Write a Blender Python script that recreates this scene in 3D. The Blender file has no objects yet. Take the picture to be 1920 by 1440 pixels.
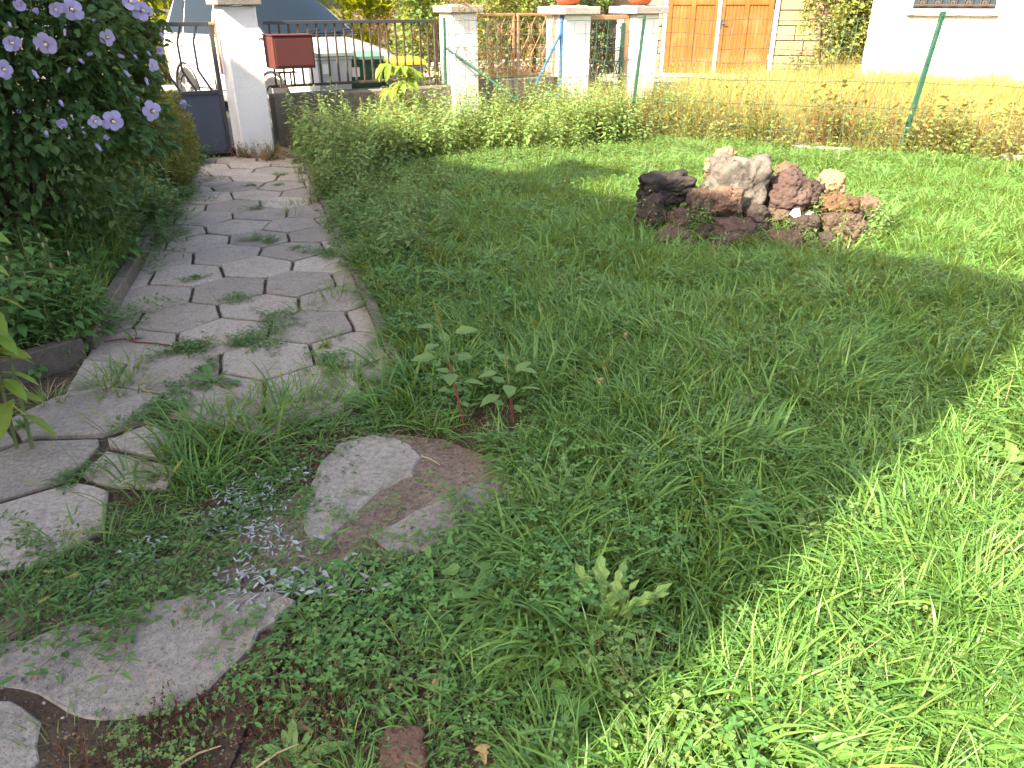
import bpy, bmesh, math, random
import numpy as np
from mathutils import Vector, Matrix, noise

random.seed(7); rng = np.random.default_rng(7)
sc = bpy.context.scene
C = sc.collection
R = math.radians

# ------------------------------------------------------------------ camera
F_PX, PITCH, EYE = 1442.0, R(26.3), 1.6
cam_d = bpy.data.cameras.new('camera'); cam = bpy.data.objects.new('camera', cam_d); C.objects.link(cam)
cam_d.sensor_fit = 'HORIZONTAL'; cam_d.sensor_width = 36.0; cam_d.lens = 36.0*F_PX/1920.0
cam_d.clip_start = 0.05; cam_d.clip_end = 1000
cam.location = (0, 0, EYE); cam.rotation_euler = (R(90)-PITCH, 0, 0)
sc.camera = cam

# ------------------------------------------------------------------ sky, sun, exposure
SUN_AZ, SUN_EL = R(44.5), R(40)           # azimuth: the way the light travels over the ground, from +X towards +Y
w = bpy.data.worlds.new('World'); sc.world = w; w.use_nodes = True
nt = w.node_tree; nt.nodes.clear()
sky = nt.nodes.new('ShaderNodeTexSky'); sky.sky_type = 'NISHITA'; sky.sun_disc = False
sky.sun_elevation = SUN_EL; sky.air_density = .7; sky.dust_density = 5.0; sky.ozone_density = .0
sx, sy = -math.cos(SUN_AZ), -math.sin(SUN_AZ)          # towards the sun
sky.sun_rotation = math.atan2(sx, sy)
bg = nt.nodes.new('ShaderNodeBackground'); bg.inputs['Strength'].default_value = 0.125
wo = nt.nodes.new('ShaderNodeOutputWorld')
nt.links.new(sky.outputs[0], bg.inputs[0]); nt.links.new(bg.outputs[0], wo.inputs[0])
sd = bpy.data.lights.new('sun', 'SUN'); sd.energy = 5.0; sd.angle = R(0.5); sd.color = (1.0, .87, .63)
sun = bpy.data.objects.new('sun', sd); C.objects.link(sun)
tosun = Vector((sx*math.cos(SUN_EL), sy*math.cos(SUN_EL), math.sin(SUN_EL)))
sun.rotation_euler = tosun.to_track_quat('Z', 'Y').to_euler()
sun.location = (-20, -20, 25)
vs = sc.view_settings
vs.view_transform = 'Standard'; vs.look = 'None'; vs.exposure = 2.3; vs.gamma = 1.0; vs.use_curve_mapping = False
sc.cycles.use_denoising = True
try: sc.cycles.denoiser = 'OPENIMAGEDENOISE'
except Exception: pass
sc.cycles.debug_use_spatial_splits = True
sc.cycles.max_bounces = 4; sc.cycles.diffuse_bounces = 2; sc.cycles.glossy_bounces = 2; sc.cycles.transmission_bounces = 3; sc.cycles.transparent_max_bounces = 4

# ------------------------------------------------------------------ layout helper: picture point -> point of the place
_cp, _sp = math.cos(PITCH), math.sin(PITCH)
def ray(x, y):
    a, b = (x-960)/F_PX, -(y-720)/F_PX
    return Vector((a, _cp+b*_sp, -_sp+b*_cp))
def at(x, y, z=0.0):
    d = ray(x, y); t = (z-EYE)/d.z
    return Vector((d.x*t, d.y*t, z))
def atY(x, y, Y):
    d = ray(x, y); t = Y/d.y
    return Vector((d.x*t, Y, EYE+d.z*t))
def scale_at(p):           # metres for one picture point at p
    return (p[1]*_cp-(p[2]-EYE)*_sp)/F_PX

# ------------------------------------------------------------------ mesh builder
class MB:
    def __init__(s): s.v = []; s.f = []; s.c = []; s.m = []; s.n = 0
    def add(s, V, F, c=0.5, m=0):
        V = np.asarray(V, float).reshape(-1, 3)
        o = s.n; s.v.append(V); s.n += len(V)
        s.c.append(np.full(len(V), c) if np.isscalar(c) else np.asarray(c, float))
        s.f.extend([tuple(i+o for i in f) for f in F]); s.m.extend([m]*len(F))
    def mesh(s, name, mats, smooth=False):
        me = bpy.data.meshes.new(name)
        V = np.concatenate(s.v) if s.v else np.zeros((0, 3))
        me.from_pydata(V.tolist(), [], s.f)
        for m in (mats if isinstance(mats, (list, tuple)) else [mats]): me.materials.append(m)
        if len(me.polygons):
            me.polygons.foreach_set('material_index', s.m)
            if smooth: me.polygons.foreach_set('use_smooth', [True]*len(me.polygons))
        a = me.attributes.new('var', 'FLOAT', 'POINT'); a.data.foreach_set('value', np.concatenate(s.c) if s.c else [])
        me.update(); return me
    def build(s, name, mats, parent=None, smooth=False, loc=None):
        return link(name, s.mesh(name, mats, smooth), parent, loc)
def link(name, me, parent=None, loc=None):
    o = bpy.data.objects.new(name, me); C.objects.link(o)
    if parent is not None: o.parent = parent
    if loc is not None: o.location = loc
    return o
def tag(o, label=None, cat=None, group=None, kind=None):
    if label: o['label'] = label
    if cat: o['category'] = cat
    if group: o['group'] = group
    if kind: o['kind'] = kind
    return o
def empty(name, loc=(0, 0, 0), rz=0.0):
    o = bpy.data.objects.new(name, None); C.objects.link(o); o.location = loc; o.rotation_euler = (0, 0, rz)
    o.empty_display_size = .1
    return o

BOXF = [(0,3,2,1),(4,5,6,7),(0,1,5,4),(1,2,6,5),(2,3,7,6),(3,0,4,7)]
def box(mb, x0, x1, y0, y1, z0, z1, M=None, c=.5, m=0):
    V = np.array([(x0,y0,z0),(x1,y0,z0),(x1,y1,z0),(x0,y1,z0),(x0,y0,z1),(x1,y0,z1),(x1,y1,z1),(x0,y1,z1)], float)
    if M is not None: V = tf(V, M)
    mb.add(V, BOXF, c, m)
def tf(V, M):
    A = np.array(M); return np.asarray(V) @ A[:3, :3].T + A[:3, 3]
def bevbox(mb, x0, x1, y0, y1, z0, z1, b=.01, M=None, c=.5, m=0):
    # box with chamfered edges
    V = []; X = (x0, x1); Y = (y0, y1); Z = (z0, z1); S = (1, -1)
    for i in (0, 1):
        for j in (0, 1):
            for k in (0, 1):
                V += [(X[i]+S[i]*b, Y[j]+S[j]*b, Z[k]), (X[i]+S[i]*b, Y[j], Z[k]+S[k]*b), (X[i], Y[j]+S[j]*b, Z[k]+S[k]*b)]
    bm = bmesh.new(); vs_ = [bm.verts.new(v) for v in V]
    r = bmesh.ops.convex_hull(bm, input=vs_)
    bmesh.ops.dissolve_limit(bm, angle_limit=R(2), verts=bm.verts, edges=bm.edges)
    bm.verts.index_update()
    VV = np.array([v.co[:] for v in bm.verts]); FF = [tuple(v.index for v in f.verts) for f in bm.faces]; bm.free()
    if M is not None: VV = tf(VV, M)
    mb.add(VV, FF, c, m)
def tube(mb, pts, rad, n=6, c=.5, m=0, cap=True):
    pts = [Vector(p) for p in pts]; N = len(pts)
    if np.isscalar(rad): rad = [rad]*N
    V = []; F = []; t = (pts[1]-pts[0]).normalized()
    a = t.orthogonal().normalized()
    for i, p in enumerate(pts):
        if 0 < i < N-1: t2 = (pts[i+1]-pts[i-1])
        elif i == 0: t2 = pts[1]-pts[0]
        else: t2 = pts[i]-pts[i-1]
        t2 = t2.normalized() if t2.length > 1e-9 else t
        a = (a-t2*a.dot(t2)); a = a.normalized() if a.length > 1e-6 else t2.orthogonal().normalized()
        b = t2.cross(a)
        for k in range(n):
            an = 2*math.pi*k/n
            V.append(p+(a*math.cos(an)+b*math.sin(an))*rad[i])
    for i in range(N-1):
        for k in range(n):
            F.append((i*n+k, i*n+(k+1) % n, (i+1)*n+(k+1) % n, (i+1)*n+k))
    if cap: F += [tuple(range(n-1, -1, -1)), tuple((N-1)*n+k for k in range(n))]
    mb.add(np.array([v[:] for v in V]), F, c, m)
def lathe(mb, prof, n=20, M=None, c=.5, m=0):
    V = []; F = []
    for r_, z in prof:
        for k in range(n): V.append((r_*math.cos(2*math.pi*k/n), r_*math.sin(2*math.pi*k/n), z))
    for i in range(len(prof)-1):
        for k in range(n): F.append((i*n+k, i*n+(k+1) % n, (i+1)*n+(k+1) % n, (i+1)*n+k))
    F += [tuple(range(n-1, -1, -1)), tuple((len(prof)-1)*n+k for k in range(n))]
    V = np.array(V)
    if M is not None: V = tf(V, M)
    mb.add(V, F, c, m)
def prism(mb, poly, z0, z1, c=.5, m=0, bev=0.0):
    # upright prism over a ground polygon (list of xy, counter-clockwise), with a small chamfer on the top edge
    P = [Vector((p[0], p[1])) for p in poly]; n = len(P)
    ar = sum(P[i].x*P[(i+1) % n].y-P[(i+1) % n].x*P[i].y for i in range(n))
    if ar < 0: P.reverse()
    V = [(p.x, p.y, z0) for p in P]
    zt = (lambda p: z1) if not callable(z1) else z1
    if bev > 0:
        Q = inset(P, bev)
        V += [(p.x, p.y, zt(p)-bev) for p in P]+[(q.x, q.y, zt(q)) for q in Q]; L = 3
    else:
        V += [(p.x, p.y, zt(p)) for p in P]; L = 2
    F = [(l*n+i, l*n+(i+1) % n, (l+1)*n+(i+1) % n, (l+1)*n+i) for l in range(L-1) for i in range(n)]
    F.append(tuple((L-1)*n+i for i in range(n))); F.append(tuple(range(n-1, -1, -1)))
    mb.add(V, F, c, m)
def inset(P, d):
    n = len(P); out = []
    for i in range(n):
        a, b, c_ = P[i-1], P[i], P[(i+1) % n]
        e1 = (b-a); e2 = (c_-b)
        if e1.length < 1e-6 or e2.length < 1e-6: out.append(b.copy()); continue
        n1 = Vector((-e1.y, e1.x)).normalized(); n2 = Vector((-e2.y, e2.x)).normalized()
        k = n1+n2; q = max(.35, 1+n1.dot(n2))
        out.append(b+k*(d/q))
    return out
def clip_poly(P, a, b):      # keep the part left of the line a->b
    out = []; n = len(P); d = b-a
    s = [d.x*(p.y-a.y)-d.y*(p.x-a.x) for p in P]
    for i in range(n):
        j = (i+1) % n
        if s[i] >= 0: out.append(P[i])
        if (s[i] >= 0) != (s[j] >= 0):
            t = s[i]/(s[i]-s[j]); out.append(P[i]+(P[j]-P[i])*t)
    return out
def inside(poly, X, Y):
    X = np.asarray(X); Y = np.asarray(Y); r_ = np.zeros(X.shape, bool); n = len(poly)
    for i in range(n):
        x0, y0 = poly[i][0], poly[i][1]; x1, y1 = poly[(i+1) % n][0], poly[(i+1) % n][1]
        if y0 == y1: continue
        cnd = (y0 > Y) != (y1 > Y)
        r_ ^= cnd & (X < (x1-x0)*(Y-y0)/(y1-y0)+x0)
    return r_

# ------------------------------------------------------------------ materials
def mat(name):
    m = bpy.data.materials.new(name); m.use_nodes = True; n = m.node_tree; n.nodes.clear()
    o = n.nodes.new('ShaderNodeOutputMaterial'); return m, n, o
class NT:
    def __init__(s, name): s.m, s.t, s.o = mat(name)
    def node(s, typ, **kw):
        n = s.t.nodes.new('ShaderNode'+typ)
        for k, v in kw.items(): setattr(n, k, v)
        return n
    def link(s, a, b): s.t.links.new(a, b)
    def coords(s, kind='Object'): return s.node('TexCoord').outputs[kind]
    def pos(s): return s.node('NewGeometry').outputs['Position']
    def noise(s, vec, scale, detail=4, rough=.6, out='Fac'):
        n = s.node('TexNoise'); n.inputs['Scale'].default_value = scale; n.inputs['Detail'].default_value = detail
        n.inputs['Roughness'].default_value = rough
        if vec is not None: s.link(vec, n.inputs['Vector'])
        return n.outputs[out]
    def voronoi(s, vec, scale, feature='F1', out='Distance'):
        n = s.node('TexVoronoi'); n.feature = feature; n.inputs['Scale'].default_value = scale
        if vec is not None: s.link(vec, n.inputs['Vector'])
        return n.outputs[out]
    def ramp(s, fac, stops):
        n = s.node('ValToRGB'); e = n.color_ramp.elements
        while len(e) > 1: e.remove(e[-1])
        for i, (p, c) in enumerate(stops):
            x = e[0] if i == 0 else e.new(p); x.position = p
            x.color = (c, c, c, 1) if np.isscalar(c) else (*c, 1)
        s.link(fac, n.inputs[0]); return n.outputs[0]
    def mix(s, fac, a, b, blend='MIX'):
        n = s.node('Mix', data_type='RGBA', blend_type=blend)
        for i, v in ((0, fac), (6, a), (7, b)):
            if hasattr(v, 'is_linked') or hasattr(v, 'node'): s.link(v, n.inputs[i])
            else: n.inputs[i].default_value = v if np.isscalar(v) and i == 0 else (*v, 1)
        return n.outputs[2]
    def math(s, op, a, b=0.0):
        n = s.node('Math', operation=op)
        for i, v in ((0, a), (1, b)):
            if hasattr(v, 'node'): s.link(v, n.inputs[i])
            else: n.inputs[i].default_value = v
        return n.outputs[0]
    def bump(s, h, strength=.3, dist=.01):
        n = s.node('Bump'); n.inputs['Strength'].default_value = strength; n.inputs['Distance'].default_value = dist
        s.link(h, n.inputs['Height']); return n.outputs[0]
    def principled(s, col, rough=.8, normal=None, metal=0.0, spec=.3, **kw):
        p = s.node('BsdfPrincipled')
        for k, v in (('Base Color', col), ('Roughness', rough), ('Metallic', metal), ('Specular IOR Level', spec)):
            if hasattr(v, 'node'): s.link(v, p.inputs[k])
            else: p.inputs[k].default_value = (*v, 1) if k == 'Base Color' else v
        if normal is not None: s.link(normal, p.inputs['Normal'])
        for k, v in kw.items(): p.inputs[k.replace('_', ' ')].default_value = v
        s.link(p.outputs[0], s.o.inputs[0]); return p

def leaf_mat(name, a, b, trans=.35, rough=.5, spec=.25, jitter=.25, tcol=None):
    """leaf colour a..b by the leaf's own 'var' value and by plant; part of the light passes through"""
    a = tuple(x*1.2 for x in a); b = tuple(x*1.2 for x in b)
    n = NT(name)
    var = n.node('Attribute', attribute_name='var').outputs['Fac']
    rnd = n.node('ObjectInfo').outputs['Random']
    f = n.math('ADD', n.math('MULTIPLY', var, .65), n.math('MULTIPLY', rnd, .35))
    col = n.mix(f, a, b)
    hsv = n.node('HueSaturation'); n.link(col, hsv.inputs['Color'])
    n.link(n.math('ADD', n.math('MULTIPLY', var, jitter), 1-jitter/2), hsv.inputs['Value'])
    n.link(n.math('ADD', n.math('MULTIPLY', rnd, .03), .485), hsv.inputs['Hue'])
    p = n.node('BsdfPrincipled'); n.link(hsv.outputs[0], p.inputs['Base Color'])
    p.inputs['Roughness'].default_value = rough; p.inputs['Specular IOR Level'].default_value = spec
    t = n.node('BsdfTranslucent')
    tc = n.mix(.55, hsv.outputs[0], tcol if tcol else tuple(min(1, x*y) for x, y in zip(b, (3.5, 1.7, .85))))
    n.link(tc, t.inputs['Color'])
    ms = n.node('MixShader'); ms.inputs[0].default_value = trans
    n.link(p.outputs[0], ms.inputs[1]); n.link(t.outputs[0], ms.inputs[2]); n.link(ms.outputs[0], n.o.inputs[0])
    return n.m
M = {}
M['grass']   = leaf_mat('grass_blade', (.042,.140,.037), (.136,.238,.048), .32, .42, .32)
M['crab']    = leaf_mat('broad_grass_blade', (.048,.148,.035), (.140,.240,.048), .32, .42, .32)
M['clover']  = leaf_mat('clover_leaf', (.042,.130,.038), (.110,.206,.048), .27, .5, .3)
M['alfalfa'] = leaf_mat('small_weed_leaf', (.070,.148,.050), (.140,.215,.062), .32, .55)
M['bind']    = leaf_mat('bindweed_leaf', (.042,.118,.034), (.100,.185,.045), .26, .5)
M['amar']    = leaf_mat('amaranth_leaf', (.095,.185,.060), (.170,.260,.080), .34, .5)
M['lime']    = leaf_mat('lime_leaf', (0.106,0.202,0.026), (0.176,0.282,0.040), .42, .4, .35)
M['dockm']   = leaf_mat('dock_leaf', (.070,.165,.045), (.120,.215,.060), .32, .5)
M['hib']     = leaf_mat('hibiscus_leaf', (.032,.088,.030), (.078,.140,.040), .28, .5)
M['boxw']    = leaf_mat('variegated_leaf', (.066,.130,.028), (.215,.275,.070), .30, .45)
M['ivy']     = leaf_mat('ivy_leaf', (.070,.120,.030), (.165,.190,.052), .28, .5)
M['dry']     = leaf_mat('dry_grass_blade', (.150,.132,.042), (.260,.240,.088), .30, .7, .15)
M['drybr']   = leaf_mat('dry_brown_leaf', (.130,.085,.045), (.250,.170,.090), .22, .8, .1)
M['straw']   = leaf_mat('straw_stalk', (0.240,0.184,0.096), (0.384,0.312,0.184), .15, .8, .1)
M['redbr']   = leaf_mat('red_dead_stem', (.055,.026,.018), (.120,.060,.038), .1, .8, .1)
M['silver']  = leaf_mat('fallen_leaf', (0.162,0.191,0.187), (0.281,0.306,0.310), .12, .6, .2)
M['thuja']   = leaf_mat('thuja_spray', (0.196,0.264,0.010), (0.357,0.391,0.015), .30, .6, .15)
M['farleaf'] = leaf_mat('hedge_leaf', (.050,.110,.030), (.130,.190,.050), .3, .6, .15)
M['petal']   = leaf_mat('hibiscus_petal', (.370,.325,.560), (.530,.480,.700), .35, .6, .1, .12, tcol=(0.451,0.344,0.656))
M['stem']    = leaf_mat('green_stem', (.070,.120,.035), (.150,.180,.060), .05, .6)
M['redstem'] = leaf_mat('red_stem', (.120,.030,.028), (.180,.050,.040), .05, .6)
M['bark']    = leaf_mat('bark', (.060,.045,.030), (.120,.090,.060), .0, .9, .1)
M['head']    = leaf_mat('seed_head', (.160,.200,.050), (.280,.290,.100), .2, .8, .1)
M['brownhead'] = leaf_mat('brown_seed_head', (.260,.170,.100), (.380,.280,.170), .1, .8, .1)

def plain(name, col, rough=.6, metal=0., spec=.4, var=.12, scale=8, bump=0., bscale=60, wear=None):
    n = NT(name); p = n.coords()
    a = n.noise(p, scale, 6, .65)
    c = n.mix(a, tuple(x*(1-var) for x in col), tuple(min(1, x*(1+var)) for x in col))
    if wear:   # (colour, amount, scale): rust, chalk or dirt with a shape of its own
        wv = n.noise(p, wear[2], 8, .75)
        k = n.ramp(wv, [(1-wear[1]-.08, 0.), (1-wear[1]+.05, 1.)])
        c = n.mix(k, c, wear[0])
    nm = n.bump(n.noise(p, bscale, 6, .6), bump, .01) if bump else None
    n.principled(c, rough, nm, metal, spec); return n.m

def concrete(name, base, dark, stone, sc_=1.0, pebble=.5, bump=.6, moss=.0):
    n = NT(name); p = n.pos()
    big = n.noise(p, 2.2*sc_, 6, .65); fine = n.noise(p, 60*sc_, 5, .7)
    c = n.mix(n.ramp(big, [(.35, 0.), (.68, 1.)]), base, dark)
    c = n.mix(n.ramp(fine, [(.38, 0.), (.66, 1.)]), c, tuple(x*.55 for x in base))
    rnd = n.node('ObjectInfo').outputs['Random']
    # aggregate: small stones of several greys and browns
    v = n.node('TexVoronoi'); v.inputs['Scale'].default_value = 150*sc_; n.link(p, v.inputs['Vector'])
    k = n.ramp(v.outputs['Distance'], [(.18, 1.), (.36, 0.)])
    sel = n.ramp(n.node('SeparateColor').outputs[0] if False else n.noise(v.outputs['Position'], 37., 1, .5), [(.5, 0.), (.56, 1.)])
    st = n.mix(n.noise(v.outputs['Position'], 91., 1, .5), tuple(x*.35 for x in stone), stone)
    c = n.mix(n.math('MULTIPLY', n.math('MULTIPLY', k, sel), pebble), c, st)
    stain = n.noise(p, 7*sc_, 8, .75)
    c = n.mix(n.math('MULTIPLY', n.ramp(stain, [(.56, 0.), (.72, 1.)]), .55), c, (.075,.070,.062))
    if moss: c = n.mix(n.math('MULTIPLY', n.ramp(n.noise(p, 11*sc_, 6, .8), [(.52, 0.), (.68, 1.)]), moss), c, (.055,.062,.030))
    hs = n.node('HueSaturation'); n.link(c, hs.inputs['Color']); n.link(n.math('ADD', n.math('MULTIPLY', rnd, .42), .80), hs.inputs['Value'])
    h = n.math('ADD', n.math('MULTIPLY', fine, .6), n.math('ADD', n.math('MULTIPLY', k, .5), n.math('MULTIPLY', big, .8)))
    n.principled(hs.outputs[0], .92, n.bump(h, bump, .006), spec=.15); return n.m
M['paver'] = concrete('weathered_paver_concrete', (.430,.374,.306), (.328,.284,.232), (0.289,0.266,0.243), 1., .55, .7, .25)
M['slab']  = concrete('rough_slab_concrete', (.318,.290,.248), (.240,.216,.184), (.34,.31,.275), .75, .35, .8, .2)
M['kerb']  = concrete('kerb_concrete', (.200,.168,.138), (.120,.100,.080), (0.306,0.289,0.255), .8, .5, 1., .45)
M['wallc'] = concrete('old_wall_concrete', (0.216,0.186,0.154), (0.120,0.101,0.083), (0.336,0.304,0.264), .5, .25, .6, .25)
M['cap']   = concrete('weathered_cap_concrete', (0.408,0.374,0.340), (0.230,0.204,0.183), (0.476,0.442,0.408), .7, .4, .9, .2)
def soil(name, a, b, peb):
    n = NT(name); p = n.pos()
    c = n.mix(n.ramp(n.noise(p, 3., 8, .7), [(.35, 0.), (.65, 1.)]), a, b)
    c = n.mix(n.ramp(n.noise(p, 45., 6, .7), [(.4, 0.), (.7, 1.)]), c, tuple(x*.5 for x in a))
    v = n.node('TexVoronoi'); v.inputs['Scale'].default_value = 70; n.link(p, v.inputs['Vector'])
    k = n.ramp(v.outputs['Distance'], [(.2, 1.), (.34, 0.)]); s_ = n.ramp(n.noise(v.outputs['Position'], 31., 1, .5), [(.55, 0.), (.6, 1.)])
    c = n.mix(n.math('MULTIPLY', k, s_), c, peb)
    h = n.math('ADD', n.noise(p, 25., 8, .75), n.math('MULTIPLY', k, .4))
    n.principled(c, .95, n.bump(h, 1., .02), spec=.1); return n.m
M['soil'] = soil('garden_soil', (0.098,0.068,0.047), (0.140,0.102,0.072), (0.221,0.196,0.170))
M['dirt'] = soil('bare_pale_dirt', (.225,.172,.130), (.300,.236,.184), (0.255,0.225,0.195))
M['asphalt'] = soil('asphalt', (0.048,0.048,0.050), (0.068,0.066,0.064), (0.128,0.128,0.124))
def plaster(name, col, scale=90., bump=.8, dirt=.25):
    n = NT(name); p = n.pos()
    a = n.noise(p, scale, 4, .55); b_ = n.noise(p, 1.3, 6, .7)
    c = n.mix(n.math('MULTIPLY', n.ramp(b_, [(.45, 0.), (.75, 1.)]), dirt), col, tuple(x*.72*y for x, y in zip(col, (1, .95, .87))))
    n.principled(c, .9, n.bump(a, bump, .012), spec=.15); return n.m
M['plaster'] = plaster('rough_white_plaster', (.78,.76,.73))
M['white']   = plaster('smooth_white_render', (.80,.78,.74), 40, .12, .1)
M['metal']   = plain('dark_grey_paint', (.045,.044,.048), .5, .0, .5, .15, 12, .1, 200, ((.110,.062,.040), .30, 9))
M['panel']   = plain('blue_grey_panel_paint', (.060,.070,.095), .45, .0, .5, .1, 5, .05, 90)
M['rustm']   = plain('rusty_brown_paint', (.050,.038,.033), .75, .0, .3, .3, 14, .3, 160, ((.120,.066,.042), .42, 11))
M['redbox']  = plain('faded_red_paint', (.085,.022,.020), .5, .0, .4, .12, 6, .06, 120, ((.12,.042,.033), .22, 8))
M['ochrem']  = plain('orange_brown_paint', (0.357,0.200,0.106), .6, .0, .3, .15, 10, .15, 150, ((0.425,0.306,0.204), .35, 12))
M['bluem']   = plain('blue_paint', (.025,.085,.200), .5, .0, .4, .15, 10)
M['greenp']  = plain('green_coated_steel', (.014,.062,.038), .45, .0, .5, .12, 10, 0, 60, ((.12,.17,.13), .25, 15))
M['wire']    = plain('green_wire', (.030,.085,.060), .5, .0, .4, .1, 10)
M['blackm']  = plain('black_iron', (.022,.024,.026), .5, .0, .5, .2, 14, .1, 160)
M['terra']   = plain('terracotta', (0.416,0.112,0.048), .8, .0, .2, .15, 9, .15, 90)
# ================================================================== the setting
W0 = Vector((-2.76, 9.40)); U = Vector((math.cos(R(33)), math.sin(R(33)))); NW = Vector((-U.y, U.x))   # street wall line, NW points to the street
FA = Vector((1.45, 10.14)); FD = Vector((.924, -.382)).normalized(); FN = Vector((-FD.y, FD.x))        # boundary fence line
def sstep(a, b, x):
    t = np.clip((np.asarray(x, float)-a)/(b-a), 0, 1); return t*t*(3-2*t)
LK0, LK1 = Vector((-2.14, 3.56)), Vector((-3.55, 9.0)); RK0, RK1 = Vector((-.53, 3.28)), Vector((-2.28, 8.66))
def hgt(x, y):
    x = np.asarray(x, float); y = np.asarray(y, float)
    s = (x-FA.x)*FN.x+(y-FA.y)*FN.y
    t = (x-W0.x)*NW.x+(y-W0.y)*NW.y
    nb = sstep(.05, .35, s)*.10+sstep(.4, 7., s)*.16
    nb = nb*(t < .2)*(s > 0)
    # raised bed left of the path
    lk = ((LK1-LK0).x*(y-LK0.y)-(LK1-LK0).y*(x-LK0.x))/(LK1-LK0).length      # >0 left of the kerb
    bk = (-(x+2.14)*.70+(y-3.5)*.71)                                         # >0 behind the short kerb
    bed = sstep(.02, .10, lk)*sstep(.0, .12, bk)*(y < 9.4)*.085
    bump = .012*np.sin(x*5.1+1.3)*np.sin(y*4.3+.4)+.010*np.sin(x*11.7+y*3.1)*np.sin(y*9.7-x*2.3)
    right = sstep(.05, .3, ((RK1-RK0).x*(y-RK0.y)-(RK1-RK0).y*(x-RK0.x))/(RK1-RK0).length*-1.0)
    mound = .12*np.exp(-(((x-1.9)/.85)**2+((y-5.85)/.38)**2))
    return nb+bed+bump*(.25+.75*right)+mound
def H1(x, y): return float(hgt(x, y))

gx = np.concatenate([[-250,-120,-60,-30,-18], np.arange(-12, 14.01, .14), [18,30,60,120,250]])
gy = np.concatenate([[-120,-60,-25,-10], np.arange(-5, 26.01, .14), [32,45,80,150,300]])
X, Y = np.meshgrid(gx, gy); Z = hgt(X, Y)-.002
Z[(X < -11) | (X > 13) | (Y > 25)] = -.01
mb = MB(); nx, ny = len(gx), len(gy)
mb.add(np.stack([X.ravel(), Y.ravel(), Z.ravel()], 1), [(j*nx+i, j*nx+i+1, (j+1)*nx+i+1, (j+1)*nx+i) for j in range(ny-1) for i in range(nx-1)])
ground = tag(mb.build('ground', M['soil'], smooth=True), kind='structure')

# street behind the wall, with a pavement kerb along the far hedge
def street_pt(t, n, z=0): p = W0+U*t+NW*n; return Vector((p.x, p.y, z))
mb = MB(); prism(mb, [street_pt(-30, .14), street_pt(2.0, .14), street_pt(2.0, .5), street_pt(45, .5), street_pt(45, 6.4), street_pt(-30, 6.4)], -.05, .10)
road = tag(mb.build('road', M['asphalt']), kind='structure')
mb = MB(); prism(mb, [street_pt(-30, 6.4), street_pt(45, 6.4), street_pt(45, 7.6), street_pt(-30, 7.6)], -.05, .22, bev=.02)
tag(mb.build('pavement', M['slab']), kind='structure')

# ---------------------------------------------------------------- hexagonal path
HEXW = .434; yaw = R(16.9)
def lat(i, v):
    x, y = .5*i, math.sqrt(3)*v
    return Vector(((math.cos(yaw)*x-math.sin(yaw)*y-3.84)*HEXW, (math.sin(yaw)*x+math.cos(yaw)*y+11.30)*HEXW))
meas = {(0,0):(484,508),(-1,-.5):(432,552),(0,-1):(487,584),(-2,-1):(335,606),(-1,-1.5):(417,633),(1,-1.5):(593,622),(1,-.5):(563,541),(-1,.5):(423,485),(1,.5):(552,479),(0,1):(488,455),(-2,0):(349,525),(-3,-.5):(289,565),(2,1):(593,446),(1,1.5):(551,430),(-1,1.5):(450,430),(0,2):(492,408),(2,2):(586,403),(1,2.5):(540,387),(0,3):(482,371),(2,3):(574,368),(1,3.5):(531,355),(-1,3.5):(448,355),(1,4.5):(521,326),(0,4):(475,340),(-1,4.5):(430,329),(0,5):(458,316),(-2,-2):(317,709),(0,-2):(511,684)}
sites = [at(*p).xy for p in meas.values()]
for i in range(-5, 5):
    for j in range(-7, 14):
        v = j*.5
        if (i+j) % 2: continue
        p = lat(i, v)
        if p.y < 2.75: continue
        if all((p-s).length > .28 for s in sites): sites.append(p)
near = [[(42,840),(69,833),(192,829),(287,799),(283,765),(262,742),(180,738),(105,752),(16,798)],
        [(-60,885),(42,842),(69,836),(190,832),(196,843),(145,897),(134,912),(-60,968)],
        [(197,833),(219,829),(287,803),(335,830),(345,868),(298,872),(205,850)],
        [(150,899),(201,854),(296,877),(340,888),(320,930),(215,926),(158,911)],
        [(-60,973),(137,918),(156,915),(212,931),(205,1000),(90,1072),(-60,1090)],
        [(-80,775),(8,798),(38,841),(-10,859),(-80,884)]]
near = [[at(*p).xy for p in q] for q in near]
nsites = [sum(q, Vector((0, 0)))/len(q) for q in near]
pav_base = MB()
prism(pav_base, [LK0+Vector((.0, 0)), LK1, Vector((-3.2, 9.45)), RK1, RK0, at(620,900).xy, at(300,1060).xy, at(-90,1110).xy, at(-90,800).xy, Vector((-2.1, 3.3))], -.02, .014)
path = tag(pav_base.build('path', M['soil']), kind='structure')
polys = []
allS = sites+nsites
for k, s in enumerate(sites):
    P = [s+Vector((math.cos(a), math.sin(a)))*.6 for a in np.arange(0, 2*math.pi, math.pi/8)]
    for q in allS:
        if q is s or (q-s).length > 1.3: continue
        m_ = (s+q)/2; d = q-s; P = clip_poly(P, m_, m_+Vector((-d.y, d.x)))
        if len(P) < 3: break
    if len(P) >= 3: P = clip_poly(P, RK0, RK1)
    if len(P) >= 3: P = clip_poly(P, LK1, LK0)
    if len(P) >= 3: P = clip_poly(P, Vector((-3.62, 8.93)), Vector((-2.1, 8.93+.99)) ) if False else P
    if len(P) >= 3: P = clip_poly(P, Vector((-2.1, 9.74)), Vector((-3.62, 8.80)))
    if len(P) >= 3: P = clip_poly(P, at(300, 900).xy, at(700, 760).xy) if s.y < 3.3 else P
    if len(P) < 3: continue
    ar = abs(sum(P[i].x*P[(i+1) % len(P)].y-P[(i+1) % len(P)].x*P[i].y for i in range(len(P))))/2
    if ar > .012: polys.append(P)
polys += near
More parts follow.
